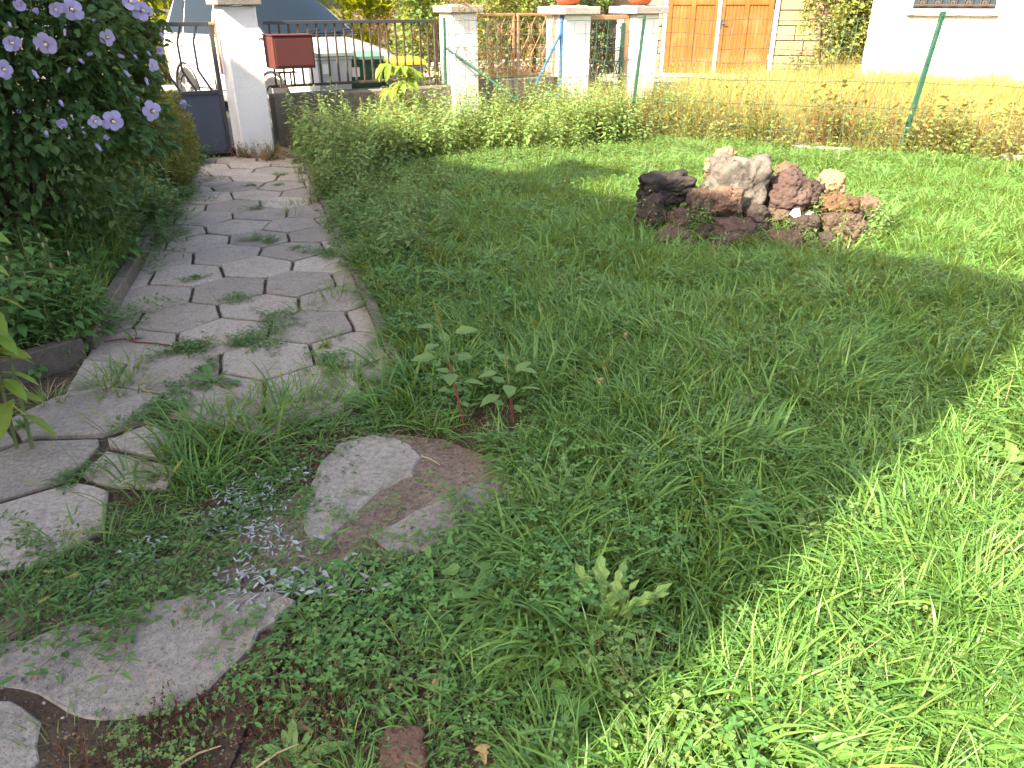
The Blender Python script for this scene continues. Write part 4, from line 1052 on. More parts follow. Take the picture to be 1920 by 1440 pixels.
# white shards
M['shard'] = plain('white_glazed_ceramic', (.78,.77,.74), .3)
for k, (x, y) in enumerate(((1492, 400), (1520, 403))):
    p = atY(x, y, 5.56); mb = MB(); V = []; s = .045
    P = [[(-.9, -.2), (-.1, -.75), (.8, -.3), (.45, .9), (-.5, .55)], [(-1., .0), (-.2, -.6), (1., -.35), (.6, .5), (-.3, .45)]][k]
    V = [(a*s, .012*a*a-.006, b*s) for a, b in P]+[(a*s, .012*a*a, b*s) for a, b in P]
    mb.add(V, [tuple(range(5)), tuple(range(9, 4, -1))]+[(i+5, (i+1) % 5+5, (i+1) % 5, i)[::1] for i in range(5)]); o = mb.build('ceramic_shard', M['shard'], None, False, p); o.rotation_euler = (-.5, .1, .2 if k else -.2)
    tag(o, ['triangular white ceramic shard standing on the dark brown rock', 'long white ceramic shard lying on the dark brown rock'][k], 'shard', 'white shards on the rockery')
# ================================================================== ground cover (uncountable: one object for each kind)
def W(pts): return [at(*p).xy for p in pts]
path_zone = [LK0, LK1, RK1, RK0, at(700,760).xy, at(640,800).xy, at(330,880).xy, at(205,1000).xy, at(90,1072).xy, at(-90,1100).xy, at(-90,790).xy, Vector((-2.12, 3.42))]
slab_zones = [W(slabs[k]) for k in slabs]
dirt_zone = W([(600,1000),(610,880),(680,815),(830,835),(970,890),(960,950),(860,1020),(740,1040)])
dead_zone = W([(130,1470),(250,1370),(400,1320),(520,1230),(600,1250),(640,1340),(900,1390),(960,1500),(200,1560)])
def off_hard(X, Y):
    k = np.ones(len(X), bool)
    for z in slab_zones+[path_zone, dirt_zone]: k &= ~inside(z, X, Y)
    return k
LAWN = [(-.48, 3.28), (-2.2, 8.66), (-2.62, 9.25), (-.9, 10.38), (1.45, 10.1), (4.33, 8.92), (7.6, 7.5), (7.6, -1.2), (.1, -1.2), *W([(1010,1440),(960,1200),(930,1030),(985,880),(830,815),(740,780)])]
rock_zone = [(1.02, 5.1), (2.72, 5.1), (2.8, 6.2), (1.9, 6.5), (1.0, 6.2)]
CLEAR = [(at(872, 800), .22), (at(962, 792), .18), (at(1140, 1195), .15), (at(1890, 890), .13), (at(880, 1130), .09), (at(1075, 1318), .09)]
def clear_of(X, Y):
    k = np.ones(len(X), bool)
    for p_, r0 in CLEAR: k &= ((X-p_.x)**2+(Y-p_.y)**2 > r0*r0)
    return k
def grass_keep(X, Y): return lawn_keep(X, Y) & clear_of(X, Y)
def lawn_keep(X, Y): return off_hard(X, Y) & ~(inside(rock_zone, X, Y) & (rng.random(len(X)) < .8))
def flow(X, Y): return 2.6*vnoise(X, Y, .9, 3.)+1.6*vnoise(X, Y, 3., 9.)-1.9+rng.normal(0, .9, len(X))
def broad(X, Y):     # share of broad-leaved weeds: more towards the back and the path edge
    b_ = sstep(4.6, 8.6, Y-.35*X)*.72+.25*sstep(.9, .0, np.abs(X+.33*Y-.55-.0))
    return np.clip(b_+.32*vnoise(X, Y, 1.1, 5.), .02, .9)
gp = [p_flop(19, (.14, .29), (.0065, .0135)) for _ in range(7)]+[p_grass(17, (.11, .25), (.005, .010), .07) for _ in range(5)]+[p_grass(16, (.14, .27), (.003, .006), .06, (.05, .5), (.3, 1.4)) for _ in range(3)]
cover('lawn_grass', 'long uncut green grass covering the lawn', 'grass', gp, [M['grass'], M['stem']], LAWN, 480, (.65, 1.15), grass_keep, lambda X, Y: 1.-.72*broad(X, Y), flow, amp=.22)
thn = [p_grass(26, (.04, .10), (.002, .004), .08, (.1, .9), (.3, 1.6)) for _ in range(4)]
cover('fine_grass', 'short fine grass between the longer lawn grass', 'grass', thn, [M['grass'], M['stem']], LAWN, 110, (.8, 1.3), lawn_keep, None)
cl = [p_clover(16, (.05, .13), (.010, .019)) for _ in range(5)]
cover('lawn_clover', 'clover and small broad leaved weeds mixed into the lawn', 'clover', cl, [M['clover'], M['stem']], LAWN, 300, (.7, 1.35), lawn_keep, lambda X, Y: .03+.85*broad(X, Y), amp=.25)
al = [p_alfalfa((.09, .22), 7) for _ in range(5)]
cover('small_leaf_weeds', 'bushy small leaved weeds at the back of the lawn', 'weeds', al, [M['alfalfa'], M['stem']], LAWN, 95, (.7, 1.25), lawn_keep, lambda X, Y: .9*sstep(.35, .8, broad(X, Y))+.05)
strw = [p_dry(9, (.10, .24), (.0015, .0035), .08, (.4, 1.3), (.2, 1.2)) for _ in range(4)]
cover('dry_straw', 'dry straw blades lying in the lawn', 'straw', strw, [M['straw']], LAWN, 26, (.6, 1.2), lawn_keep)
# tall leafy weeds along the wall and the fence foot
tw = [p_weed((.40, .78), (.045, .085), 2) for _ in range(8)]
BACK = [(-1.55, 7.0), (-2.25, 8.75), (-2.62, 9.3), (-.85, 10.35), (1.5, 10.08), (1.5, 9.45), (.6, 9.0), (-.35, 8.9), (-1.0, 8.3)]
cover('leafy_weeds', 'dense yellow green leafy weeds along the low wall and fence', 'weeds', tw, [M['amar'], M['stem']], BACK, 125, (.5, 1.05), None, lambda X, Y: np.clip(.9+.5*vnoise(X, Y, 1.5, 2.), .2, 1))
tw2 = [p_weed((.20, .42), (.035, .065), 2, 'rhomb', 0, False) for _ in range(5)]
cover('low_leafy_weeds', 'low leafy weeds along the right path edge', 'weeds', tw2, [M['alfalfa'], M['stem']], [(-.85, 4.7), (-1.5, 6.1), (-2.3, 8.6), (-1.3, 8.3), (-.5, 6.9), (-.4, 5.2)], 62, (.45, 1.1), None, lambda X, Y: np.clip(.75+.6*vnoise(X, Y, 1.6, 4.), .1, 1))
# ivy and dead weeds at the wire fence
iv = [p_ivy(70, .20, .46, (.024, .052)) for _ in range(5)]
def fpt(t, s): return FA+FD*t+FN*s
IVY = [fpt(-.3, -.25), fpt(6.6, -.35), fpt(6.6, .55), fpt(-.3, .5)]
cover('fence_ivy', 'yellowish ivy tangle growing through the foot of the wire fence', 'ivy', iv, [M['ivy'], M['stem']], IVY, 26, (.4, 1.5), None, lambda X, Y: np.clip(.75+.7*vnoise(X, Y, .9, 6.)+.5*sstep(2.2, 3.6, X)*1.-.25, .12, 1), None, .0, .3)
dt = [p_twig(16, (.25, .6), .10, (.015, .035)) for _ in range(5)]
cover('dead_weeds', 'brown dead weeds standing along the wire fence', 'dead weeds', dt, [M['drybr']], [fpt(-.9, .0), fpt(6.4, -.1), fpt(6.4, .9), fpt(-.9, .9)], 18, (.7, 1.25))
ivg = [p_weed((.3, .6), (.03, .055), 2) for _ in range(4)]
cover('fence_weeds', 'green weeds between the ivy along the wire fence', 'weeds', ivg, [M['ivy'], M['stem']], [fpt(-.6, -.3), fpt(6.6, -.2), fpt(6.6, .9), fpt(-.6, .9)], 34, (.6, 1.1))
cover('fence_dry_grass', 'wispy dry straw coloured grass standing along the wire fence', 'dry grass', [p_dry(15, (.45, 1.0), (.002, .005), .11, (.0, .45), (.1, 1.2)) for _ in range(5)], [M['dry']], [fpt(-.8, -.15), fpt(6.8, -.2), fpt(6.8, 1.3), fpt(-.8, 1.3)], 42, (.45, 1.1), None, lambda X, Y: np.clip(.5+.9*vnoise(X, Y, 1.1, 51.), .05, 1))
cover('weeds_behind_fence', 'leafy weeds between the wire fence and the neighbouring pillars', 'weeds', tw, [M['amar'], M['stem']], [(-.75, 10.65), (1.5, 10.35), (2.6, 10.6), (2.2, 11.8), (.6, 11.7)], 42, (.6, 1.1))
# neighbour's dry grass
NB_ = [fpt(-2.4, .45), fpt(7.2, .5), (10.2, 12.), (9.3, 13.2), (6.7, 15.6), (6.6, 18.), (3.6, 18.4), (3.0, 13.4), (.9, 12.0)]
dg = [p_dry(28, (.32, .78), (.002, .005), .10, (.0, .45), (.3, 1.5)) for _ in range(6)]
cover('dry_meadow_grass', 'tall dry yellow grass on the neighbouring plot', 'dry grass', dg, [M['dry']], NB_, 58, (.5, 1.05), None, lambda X, Y: np.clip(.7+.8*vnoise(X, Y, .8, 8.), .25, 1))
gg = [p_grass(22, (.15, .38), (.003, .006), .09, (.05, .5), (.3, 1.4)) for _ in range(4)]
cover('green_meadow_grass', 'green grass growing among the dry meadow grass', 'grass', gg, [M['grass']], NB_, 80, (.6, 1.3), None, lambda X, Y: np.clip(.6-.7*vnoise(X, Y, .8, 8.), .1, 1))
# left bed
BED = [LK0+Vector((-.06, .05)), LK1+Vector((-.08, -.1)), Vector((-6.5, 8.2)), Vector((-6.5, 1.0)), Vector((-3.7, 2.15)), Vector((-2.55, 3.1))]
cover('bed_grass', 'tall grass in the bed left of the path', 'grass', [p_grass(18, (.18, .42), (.004, .009), .07, (.05, .55), (.4, 1.5)) for _ in range(5)], [M['crab']], BED, 170, (.6, 1.2), None, lambda X, Y: np.clip(.5+.9*vnoise(X, Y, 1.3, 12.), .08, 1))
cover('bed_weeds', 'broad leaved weeds filling the bed left of the path', 'weeds', [p_weed((.12, .32), (.04, .075), 2, 'ovate', 0, False) for _ in range(4)]+[p_rosette(9, (.06, .12), (.03, .05), 'toothed') for _ in range(3)], [M['bind'], M['stem']], BED, 120, (.6, 1.35))
cover('bed_clover', 'low clover under the weeds of the left bed', 'clover', cl, [M['clover'], M['stem']], BED, 150, (.8, 1.5))
EDGE = [LK0+Vector((-.20, -.05)), LK0+Vector((.05, .02)), LK0+(LK1-LK0)*.5+Vector((.16, 0)), LK1+Vector((.24, -.3)), LK1+Vector((-.2, -.2))]
cover('kerb_overgrowth', 'creeping weeds hanging over the left kerb', 'weeds', [p_bind((.15, .35), 5, (.025, .045)) for _ in range(3)]+[p_weed((.1, .22), (.04, .07), 2, 'toothed', 0, False) for _ in range(3)], [M['bind'], M['stem']], EDGE, 130, (.7, 1.4), None, lambda X, Y: np.clip(.45+1.5*vnoise(X, Y, 1.1, 21.), 0, 1), None, .05)
cover('right_kerb_overgrowth', 'small weeds hanging over the right kerb of the path', 'weeds', al+tw2, [M['alfalfa'], M['stem']], [RK0+(RK1-RK0)*.27+Vector((-.10, 0)), RK1+Vector((-.14, -.05)), RK1+Vector((.2, 0)), RK0+(RK1-RK0)*.25+Vector((.2, 0))], 75, (.4, .85), None, lambda X, Y: np.clip(.7+.9*vnoise(X, Y, 1.4, 41.), .1, 1), None, .02)
cover('kerb_corner_weeds', 'lush leafy weeds bulging over the short kerb at the bed corner', 'weeds', [p_weed((.14, .30), (.05, .085), 2, 'toothed', 0, False) for _ in range(4)]+[p_rosette(10, (.07, .12), (.04, .06), 'round') for _ in range(2)], [M['bind'], M['stem']], [(-2.16, 3.62), (-2.12, 3.46), (-2.46, 3.04), (-3.55, 2.12), (-3.75, 2.35), (-2.7, 3.5), (-2.4, 4.2)], 150, (.55, 1.2), None, None, None, .05)
# bindweed carpet at the near end
bw = [p_bind((.14, .34), 6, (.019, .040)) for _ in range(6)]
MIX = W([(-100,1110),(90,1072),(205,1005),(330,870),(620,800),(700,730),(760,800),(640,840),(590,960),(470,1010),(560,1110),(440,1120),(300,1130),(60,1200),(-100,1225)])
LOW = W([(440,1290),(520,1190),(580,1120),(720,1040),(930,985),(1000,1000),(1060,1440),(1000,1600),(560,1600),(300,1420)])
for nm, z, dn, lab in (('bindweed', MIX, 170, 'dark green bindweed carpet between the pavers and the wide slab'), ('bindweed', LOW, 140, 'bindweed carpet with arrow shaped leaves beside the dead stems')):
    cover(nm, lab, 'bindweed', bw, [M['bind'], M['stem']], z, dn, (.6, 1.15), off_hard, lambda X, Y: np.clip(.7+1.1*vnoise(X, Y, 3.2, 14.), .06, 1)*np.where(inside(dead_zone, X, Y), .45, 1.))
cover('creeping_edge', 'thin creeping weeds spreading over the slab edges', 'weeds', [p_bind((.08, .2), 3, (.012, .022)) for _ in range(4)], [M['bind'], M['stem']], W([(-100,1060),(330,860),(700,780),(960,860),(1000,1040),(560,1200),(430,1330),(200,1400),(-100,1300)]), 40, (.7, 1.2), None, lambda X, Y: np.clip(.25+1.5*vnoise(X, Y, 3., 17.), 0, 1), None, .03)
cover('near_grass', 'scattered grass blades among the bindweed', 'grass', gp[7:12], [M['grass']], LOW, 60, (.5, 1.), off_hard, lambda X, Y: np.clip(.4+1.2*vnoise(X, Y, 2.5, 61.), 0, 1))
cover('low_clover', 'low clover among the bindweed', 'clover', [p_clover(12, (.02, .06), (.008, .015)) for _ in range(4)], [M['clover'], M['stem']], LOW+[], 120, (.7, 1.3), off_hard)
CRAB = W([(-60,1160),(60,1050),(190,960),(300,860),(420,800),(560,770),(660,715),(720,740),(640,840),(470,880),(330,990),(150,1080),(40,1170)])
cg = [p_grass(15, (.14, .34), (.006, .012), .05, (.3, 1.1), (.4, 1.3)) for _ in range(5)]
cover('crabgrass', 'broad bladed crabgrass growing over the paver edges', 'grass', cg, [M['crab'], M['stem']], CRAB, 120, (.6, 1.15), None, lambda X, Y: np.clip(.75+.9*vnoise(X, Y, 2.2, 19.), .1, 1), None, .01)
cover('lawn_edge_grass', 'grass spilling over the kerb end', 'grass', cg+gp[6:9], [M['crab'], M['stem']], W([(690,700),(740,690),(860,800),(830,820),(700,810),(640,770)]), 120, (.6, 1.1))
cover('rockery_weeds', 'weeds growing between the rocks', 'weeds', tw2+al, [M['alfalfa'], M['stem']], [(1.0, 5.35), (2.8, 5.35), (2.95, 6.2), (.95, 6.3)], 85, (.35, .9))
cover('slab_edge_weeds', 'fine grass and small weeds in the gap beside the cracked slab corner', 'weeds', thn+cl[:2], [M['alfalfa'], M['stem']], W([(60,1330),(200,1350),(330,1345),(420,1330),(330,1480),(100,1560),(80,1400)]), 230, (.6, 1.2), off_hard)
# dead red stems and leaf litter
cover('dead_stems', 'red brown dead stems matted on the ground', 'dead stems', [p_twig(26, (.05, .13), .07, (.004, .010)) for _ in range(4)], [M['redbr']], dead_zone, 190, (.6, 1.1), off_hard, lambda X, Y: np.clip(.55+1.2*vnoise(X, Y, 4., 23.), .05, 1))
def p_fallen(n, shape='lance', L=(.014, .032)):
    mb = MB()
    for _ in range(n): leaf(mb, (U_(-.05, .05), U_(-.05, .05), U_(.004, .018)), sph(U_(-.25, .35), U_(0, 6.28)), U_(*L), U_(.006, .013), shape, U_(.1, .7), U_(-.4, .8), U_(-.7, .7))
    return mb
cover('leaf_litter', 'silver grey fallen leaves scattered over dirt and weeds', 'fallen leaves', [p_fallen(9, 'lance', (.018, .036)) for _ in range(5)], [M['silver']], W([(120,1160),(250,1060),(420,930),(560,900),(640,960),(760,1010),(700,1120),(560,1130),(300,1170)]), 420, (.7, 1.25), None, lambda X, Y: np.clip(.30+1.5*vnoise(X, Y, 3.5, 31.), .02, 1), None, .03)
cover('dead_leaf_bits', 'brown bits of dead leaf on dirt and slabs', 'fallen leaves', [p_fallen(5, 'ovate', (.006, .016)) for _ in range(3)], [M['drybr']], W([(-100,1440),(0,1100),(350,900),(650,700),(950,850),(1000,1440)]), 60, (.5, 1.), None, None, None, .026)
# small loose stones
def p_peb():
    mb = MB(); bm = bmesh.new(); bmesh.ops.create_icosphere(bm, subdivisions=1, radius=.006)
    mb.add([(v.co.x*U_(.7, 1.4), v.co.y*U_(.7, 1.2), v.co.z*.6) for v in bm.verts], [tuple(v.index for v in f.verts) for f in bm.faces], random.random()); bm.free(); return mb
M['peb'] = leaf_mat('pebble', (.08,.07,.062), (.27,.245,.215), 0., .9, .1)
cover('pebbles', 'small loose pebbles on dirt and slabs', 'pebbles', [p_peb() for _ in range(6)], [M['peb']], W([(-80,1330),(0,1080),(300,900),(640,830),(950,880),(960,960),(560,1150),(400,1330),(100,1440)]), 200, (.2, .85), None, None, None, .027)

# ================================================================== single plants
def leaves_thing(name, label, cat, loc, group=None): 
    o = empty(name, loc); return tag(o, label, cat, group)
_lm = {}
def leaf_mesh(mat_, shape, L, Wd, k, fold=.22, curl=.5, wave=.03):
    key = (mat_, shape, round(L, 3), round(Wd, 3), k)
    if key not in _lm:
        mb = MB(); leaf(mb, (0, 0, 0), (0, 1, 0), L, Wd, shape, fold, curl*U_(.7, 1.3), 0, U_(0, 1), 0, Vector((0, 0, 1)), wave); _lm[key] = mb.mesh('leaf', M[mat_])
    return _lm[key]
def put_leaf(parent, p, d, mat_, shape, L, Wd, roll=0., curl=.5, scl=1., k=None, wave=.03, name='leaf'):
    o = link(name, leaf_mesh(mat_, shape, L, Wd, random.randrange(3) if k is None else k, .22, curl, wave), parent)
    s, d, n = frame(d, Vector((0, 0, 1)), roll); m_ = Matrix((s, d, n)).transposed().to_4x4(); o.matrix_local = Matrix.Translation(p) @ m_ @ Matrix.Scale(scl, 4); return o
# two amaranths in the lawn
for (x, y, h_, lean, n_, lab) in ((872, 800, .50, (-.10, .02), 15, 'taller amaranth plant with red stem and yellow green flower spike on the lawn'), (962, 792, .30, (-.03, .0), 12, 'smaller amaranth plant with pale leaves beside the taller one')):
    p0 = at(x, y); r_ = leaves_thing('amaranth_plant', lab, 'plant', (p0.x, p0.y, H1(p0.x, p0.y)), 'amaranth plants on the lawn')
    top = Vector((lean[0], lean[1], h_)); mb = MB(); tube(mb, [(0, 0, -.02), top*.35, top*.6], [.006, .005, .004], 7); part('lower_stem', mb, M['redstem'], r_)
    mb = MB(); tube(mb, [top*.6, top*.9], [.004, .002], 6); part('upper_stem', mb, M['stem'], r_)
    mb = MB()
    for i in range(90):
        t = i/90; q = top*(.84+.28*t); leaf(mb, q, sph(U_(.1, 1.1), i*2.4), .014*(1.1-t), .007, 'ovate', .3, .3)
    part('flower_spike', mb, M['head'], r_)
    for i in range(n_):
        t = .12+.75*i/n_; a = i*2.4+.5; q = top*t; L_ = (.055 if t < .35 else .092)*U_(.8, 1.2); pe = q+sph(.55, a)*L_*.6
        mb = MB(); tube(mb, [q, pe], .0013, 4); lf_ = put_leaf(r_, pe, sph(U_(-.15, .45), a), 'amar', 'ovate', .06, .034, U_(-.3, .3), .35, L_/.06); 
        part('leaf_stalk', mb, M['stem'], r_)
M['thist'] = leaf_mat('thistle_leaf', (.075,.170,.050), (.150,.240,.070), .32, .5)
# thistle rosette
p0 = at(1140, 1195); r_ = leaves_thing('thistle', 'spiky leaved thistle rosette standing in the lawn shade', 'plant', (p0.x, p0.y, H1(p0.x, p0.y)+.03))
for i in range(22): put_leaf(r_, (U_(-.012, .012), U_(-.012, .012), 0), sph(U_(.7, 1.45), i*2.4), 'thist', 'thistle', .21, .050, U_(-.4, .4), .45, U_(.65, 1.1), None, .12)
# broad green dock clump near it in the sun
p0 = at(1890, 890); r_ = leaves_thing('dock_plant', 'broad leaved green clump in the sunny lawn', 'plant', (p0.x, p0.y, H1(p0.x, p0.y)+.04))
for i in range(12): put_leaf(r_, (0, 0, 0), sph(U_(.3, .9), i*2.4), 'dockm', 'toothed', .17, .06, U_(-.3, .3), .7, U_(.7, 1.1))
# dock rosette in the path
p0 = at(402, 722, .03); r_ = leaves_thing('dock_plant', 'green dock rosette growing in a joint of the hexagonal path', 'plant', (p0.x, p0.y, .03))
for i in range(15): put_leaf(r_, (U_(-.02, .02), U_(-.02, .02), 0), sph(U_(.2, 1.1), i*2.4), 'dockm', 'obov', .12, .046, U_(-.3, .3), .6, U_(.7, 1.15))
# dock seedling at the near edge
p0 = at(552, 1432); r_ = leaves_thing('dock_plant', 'young dock with long upright leaves in the dead stems', 'plant', (p0.x, p0.y, .01))
for i, (el, az, s) in enumerate(((1.1, 1.7, .9), (.35, .25, 1.25), (.55, 2.9, .8), (.9, .9, .7), (.5, -.6, .8), (.7, 2.2, .75))): put_leaf(r_, (0, 0, 0), sph(el, az), 'dockm', 'strap', .105, .026, U_(-.3, .3), .45, s, i % 3)
# round leaved mallows in the bindweed
for (x, y, lab) in ((880, 1130, 'round leaved mallow seedling in the bindweed beside the thistle'), (1075, 1318, 'larger round leaved mallow at the edge of the sunlit lawn'), (110, 650, 'dark round leaved mallow at the corner of the left kerb')):
    p0 = at(x, y); z0 = H1(p0.x, p0.y)+(.07 if x < 200 else .02); r_ = leaves_thing('mallow_plant', lab, 'plant', (p0.x, p0.y, z0))
    for i in range(9):
        a = i*2.4; q = sph(.5, a)*U_(.02, .07)+Vector((0, 0, .03)); mb = MB(); tube(mb, [(0, 0, 0), q], .0012, 4); put_leaf(r_, q, sph(U_(-.2, .3), a), 'clover', 'round', .045, .05, U_(-.2, .2), .2, U_(.7, 1.25), None, .05); part('leaf_stalk', mb, M['stem'], r_)
# lime green shrub at the left edge
p0 = atY(-62, 560, 2.6); r_ = leaves_thing('lime_shrub', 'bright lime green leaves of a young shrub at the bed corner', 'shrub', (p0.x, p0.y, 0))
mb = MB(); 
for dz, dx in ((.0, .0), (.0, .06)): tube(mb, [(dx, 0, 0), (dx+.02, .02, .5), (dx+.05, .0, .95)], [.007, .005, .003], 6)
part('stem', mb, M['stem'], r_)
for i in range(26):
    z = .18+.78*i/26; a = i*2.4; q = Vector((.03, 0.01, z)); put_leaf(r_, q, sph(U_(-.25, .25), a if i % 3 else U_(-.7, .7)), 'lime', 'walnut', .16, .055, U_(-.4, .4), .7, U_(.75, 1.25))
# drooping sapling at the low wall
p0 = Vector((-1.28, 9.72, 0)); r_ = leaves_thing('young_sapling', 'sapling with large drooping yellow green leaves at the wall end', 'sapling', p0)
mb = MB(); tube(mb, [(0, 0, 0), (.02, 0, .5), (.0, -.02, .92)], [.010, .008, .004], 6)
for k in range(5): tube(mb, [(.01, 0, .4+.1*k), Vector((.01, 0, .45+.1*k))+sph(.6, k*2.4)*.22], [.005, .003], 5)
part('stem', mb, M['stem'], r_)
for k in range(6):
    b_ = Vector((.01, 0, .46+.095*k))+(sph(.6, k*2.4)*.22 if k < 5 else Vector((0, 0, 0)))
    for i in range(9): put_leaf(r_, b_, sph(U_(-.2, .6), i*.9+k), 'lime', 'walnut', .24, .078, U_(-.3, .3), 1.35, U_(.8, 1.2))
# path joint tufts
def tuft(x, y, mb, mats, name, label, cat, group, z=.012, s=1.):
    p = at(x, y, .02); o = mb.build(name, mats); o.location = (p.x, p.y, z); o.rotation_euler = (0, 0, U_(0, 6.28)); o.scale = (s, s, s); return tag(o, label, cat, group)
for (x, y, s) in ((225,722,1.3),(195,735,.9),(95,752,1.0),(575,585,.8),(620,558,1.2),(545,405,1.0),(560,385,.8),(508,640,.8),(470,745,1.0),(640,702,1.1),(250,690,.9),(245,735,1.1),(300,660,.6),(660,735,1.2),(600,700,.9),(520,770,1.1),(560,740,1.),(430,790,1.1),(350,800,1.),(470,452,.6),(610,420,.8),(505,385,.6),(620,640,.7)):
    tuft(x, y, p_grass(64, (.07, .19), (.003, .006), .07, (.2, 1.2), (.3, 1.2)), [M['crab']], 'grass_tuft', 'grass tuft growing in a joint of the hexagonal path', 'grass tuft', 'grass tufts in the path joints', .015, s)
for (x, y, s) in ((90,750,1.),(215,730,1.1),(430,655,.9),(585,590,.6)):
    tuft(x, y, p_dry(36, (.06, .17), (.002, .004), .06, (.5, 1.3), (.2, .9)), [M['straw']], 'dry_tuft', 'dry straw coloured tuft in a joint of the hexagonal path', 'dry tuft', 'dry tufts in the path joints', .02, s)
for (x, y, s) in ((490,457,1.1),(455,563,.9),(480,393,.8),(520,350,.6),(345,662,1.2),(375,655,1.),(440,652,1.),(508,618,1.),(520,600,.9),(295,790,1.1),(303,770,1.),(365,530,.7),(600,482,1.2),(625,478,1.),(150,890,.8),(630,686,1.1),(480,655,1.),(525,330,.7),(470,350,.6),(560,470,.6),(395,690,.8),(350,735,.9)):
    tuft(x, y, p_bind((.07, .17), 9, (.014, .028)), [M['bind'], M['stem']], 'creeping_weed', 'small creeping green weed in a joint of the hexagonal path', 'weed', 'creeping weeds in the path joints', .022, s)
for (x, y, s) in ((45,805,1.),(610,655,1.),(290,800,.8)):
    tuft(x, y, p_rosette(26, (.03, .07), (.008, .014), 'lance', (.2, 1.3), .3), [M['lime'] if x == 610 else M['dockm'], M['stem']], 'weed_rosette', {45: 'leafy rosette on the pavers beside the short kerb', 610: 'bright green cushion weed in a paver joint', 290: 'small rosette in the joint of the near pavers'}[x], 'weed', 'rosettes in the path joints', .03, s)
p0 = at(245, 640, .03); r_ = leaves_thing('runner_weed', 'upright weed with a red runner stem lying on the pavers', 'weed', (p0.x, p0.y, .03))
mb = MB(); tube(mb, [(-.12, -.03, .012), (-.03, .0, .015), (.05, -.04, .012), (.16, -.05, .01), (.3, -.10, .01)], .004, 6); part('runner', mb, M['redstem'], r_)
mb = p_weed((.12, .16), (.025, .04), 2, 'ovate', 0, False); part('shoot', mb, [M['dockm'], M['redstem']], r_)
# foxtail stalks
def foxtail(n, h):
    mb = MB()
    for _ in range(n):
        a = U_(0, 6.28); le = U_(.2, .8); L_ = U_(*h); pts = [Vector((0, 0, 0))]; th = le
        for k in range(6): th += .08; pts.append(pts[-1]+Vector((math.sin(th)*math.cos(a), math.sin(th)*math.sin(a), math.cos(th)))*(L_/6))
        tube(mb, pts, .0011, 4, .6, 0, False); d = (pts[-1]-pts[-2]).normalized()
        for k in range(46):
            q = pts[-1]+d*(.05*k/46); s, dd, nn = frame(d); an = k*2.4; leaf(mb, q, d*.8+(s*math.cos(an)+nn*math.sin(an))*.7, .009, .0022, 'lance', .1, 0, 0, U_(.4, 1), 1)
    return mb
for (x, y) in ((235,860),(170,905),(270,1010),(180,1095),(60,1150),(330,880),(215,960),(40,1120),(420,870),(520,820)):
    tuft(x, y, foxtail(2, (.22, .38)), [M['stem'], M['head']], 'foxtail_stalk', 'foxtail grass stalks with fuzzy green seed heads over the pavers', 'grass stalk', 'foxtail stalks by the near pavers', .01)
for (x, y) in ((100,520),(75,585),(145,560),(60,470),(35,430),(118,600)):
    mb = MB(); 
    for _ in range(2):
        a = U_(0, 6.28); t_ = Vector((U_(-.06, .06), U_(-.06, .06), U_(.28, .42))); tube(mb, [(0, 0, 0), t_*.5+Vector((.01, 0, 0)), t_], .0014, 4, .5, 0, False); lathe(mb, [(.001, 0), (.006, .006), (.006, .02), (.001, .03)], 8, Matrix.Translation(t_), .5, 1)
    p = at(x, y+60); o = mb.build('plantain_stalk', [M['stem'], M['brownhead']]); o.location = (p.x, p.y, .06); tag(o, 'plantain stalk with brown seed head in the left bed', 'grass stalk', 'plantain stalks in the left bed')
for (x, y) in ((1175,672),(1010,615),(1130,775),(785,478),(1145,390),(1060,360),(860,660)):
    p = at(x, y+14); mb = MB(); t_ = Vector((U_(-.03, .03), U_(-.03, .03), .17)); tube(mb, [(0, 0, 0), t_], .0014, 4, .5, 0, False)
    for k in range(40): leaf(mb, t_+sph(U_(-.6, 1.5), k*2.4)*.006, sph(U_(-.5, 1.4), k*2.4), .011, .004, 'lance', .2, .2, 0, None, 1)
    o = mb.build('clover_flower', [M['stem'], M['brownhead']]); o.location = (p.x, p.y, H1(p.x, p.y)); tag(o, 'withered whitish clover flower head in the lawn', 'flower', 'clover flower heads in the lawn')
# dry leaves, sticks
for (x, y, s, lab) in ((808,1288,1.,'pale brown dried lobed leaf lying on the bindweed'), (552,1362,.8,'brown curled dead leaf among the dead stems'), (905,1395,.8,'pale curled dead leaf near the flat reddish stone')):
    mb = MB(); leaf(mb, (0, 0, 0), (0, 1, 0), .06, .05, 'lobed', .35, .5, 0, .7, 0, Vector((0, 0, 1)), .06); o = mb.build('dead_leaf', M['drybr']); p = at(x, y, .05); o.location = p; o.rotation_euler = (U_(-.3, .3), U_(-.3, .3), U_(0, 6)); o.scale = (s, s, s); tag(o, lab, 'dead leaf', 'dead leaves on the weeds')
for (a, b, lab) in (((330,1438),(415,1398),'pale dry stick on the dead red stems'), ((790,855),(825,872),'short dry twig at the edge of the bare dirt'), ((480,1440),(560,1395),'thin dry stem beside the young dock')):
    pa, pb = at(*a, .03), at(*b, .045); mb = MB(); tube(mb, [pa, (pa+pb)/2+Vector((0, .004, .006)), pb], [.003, .0026, .0015], 6); tag(mb.build('dry_stick', M['straw']), lab, 'stick', 'dry sticks')

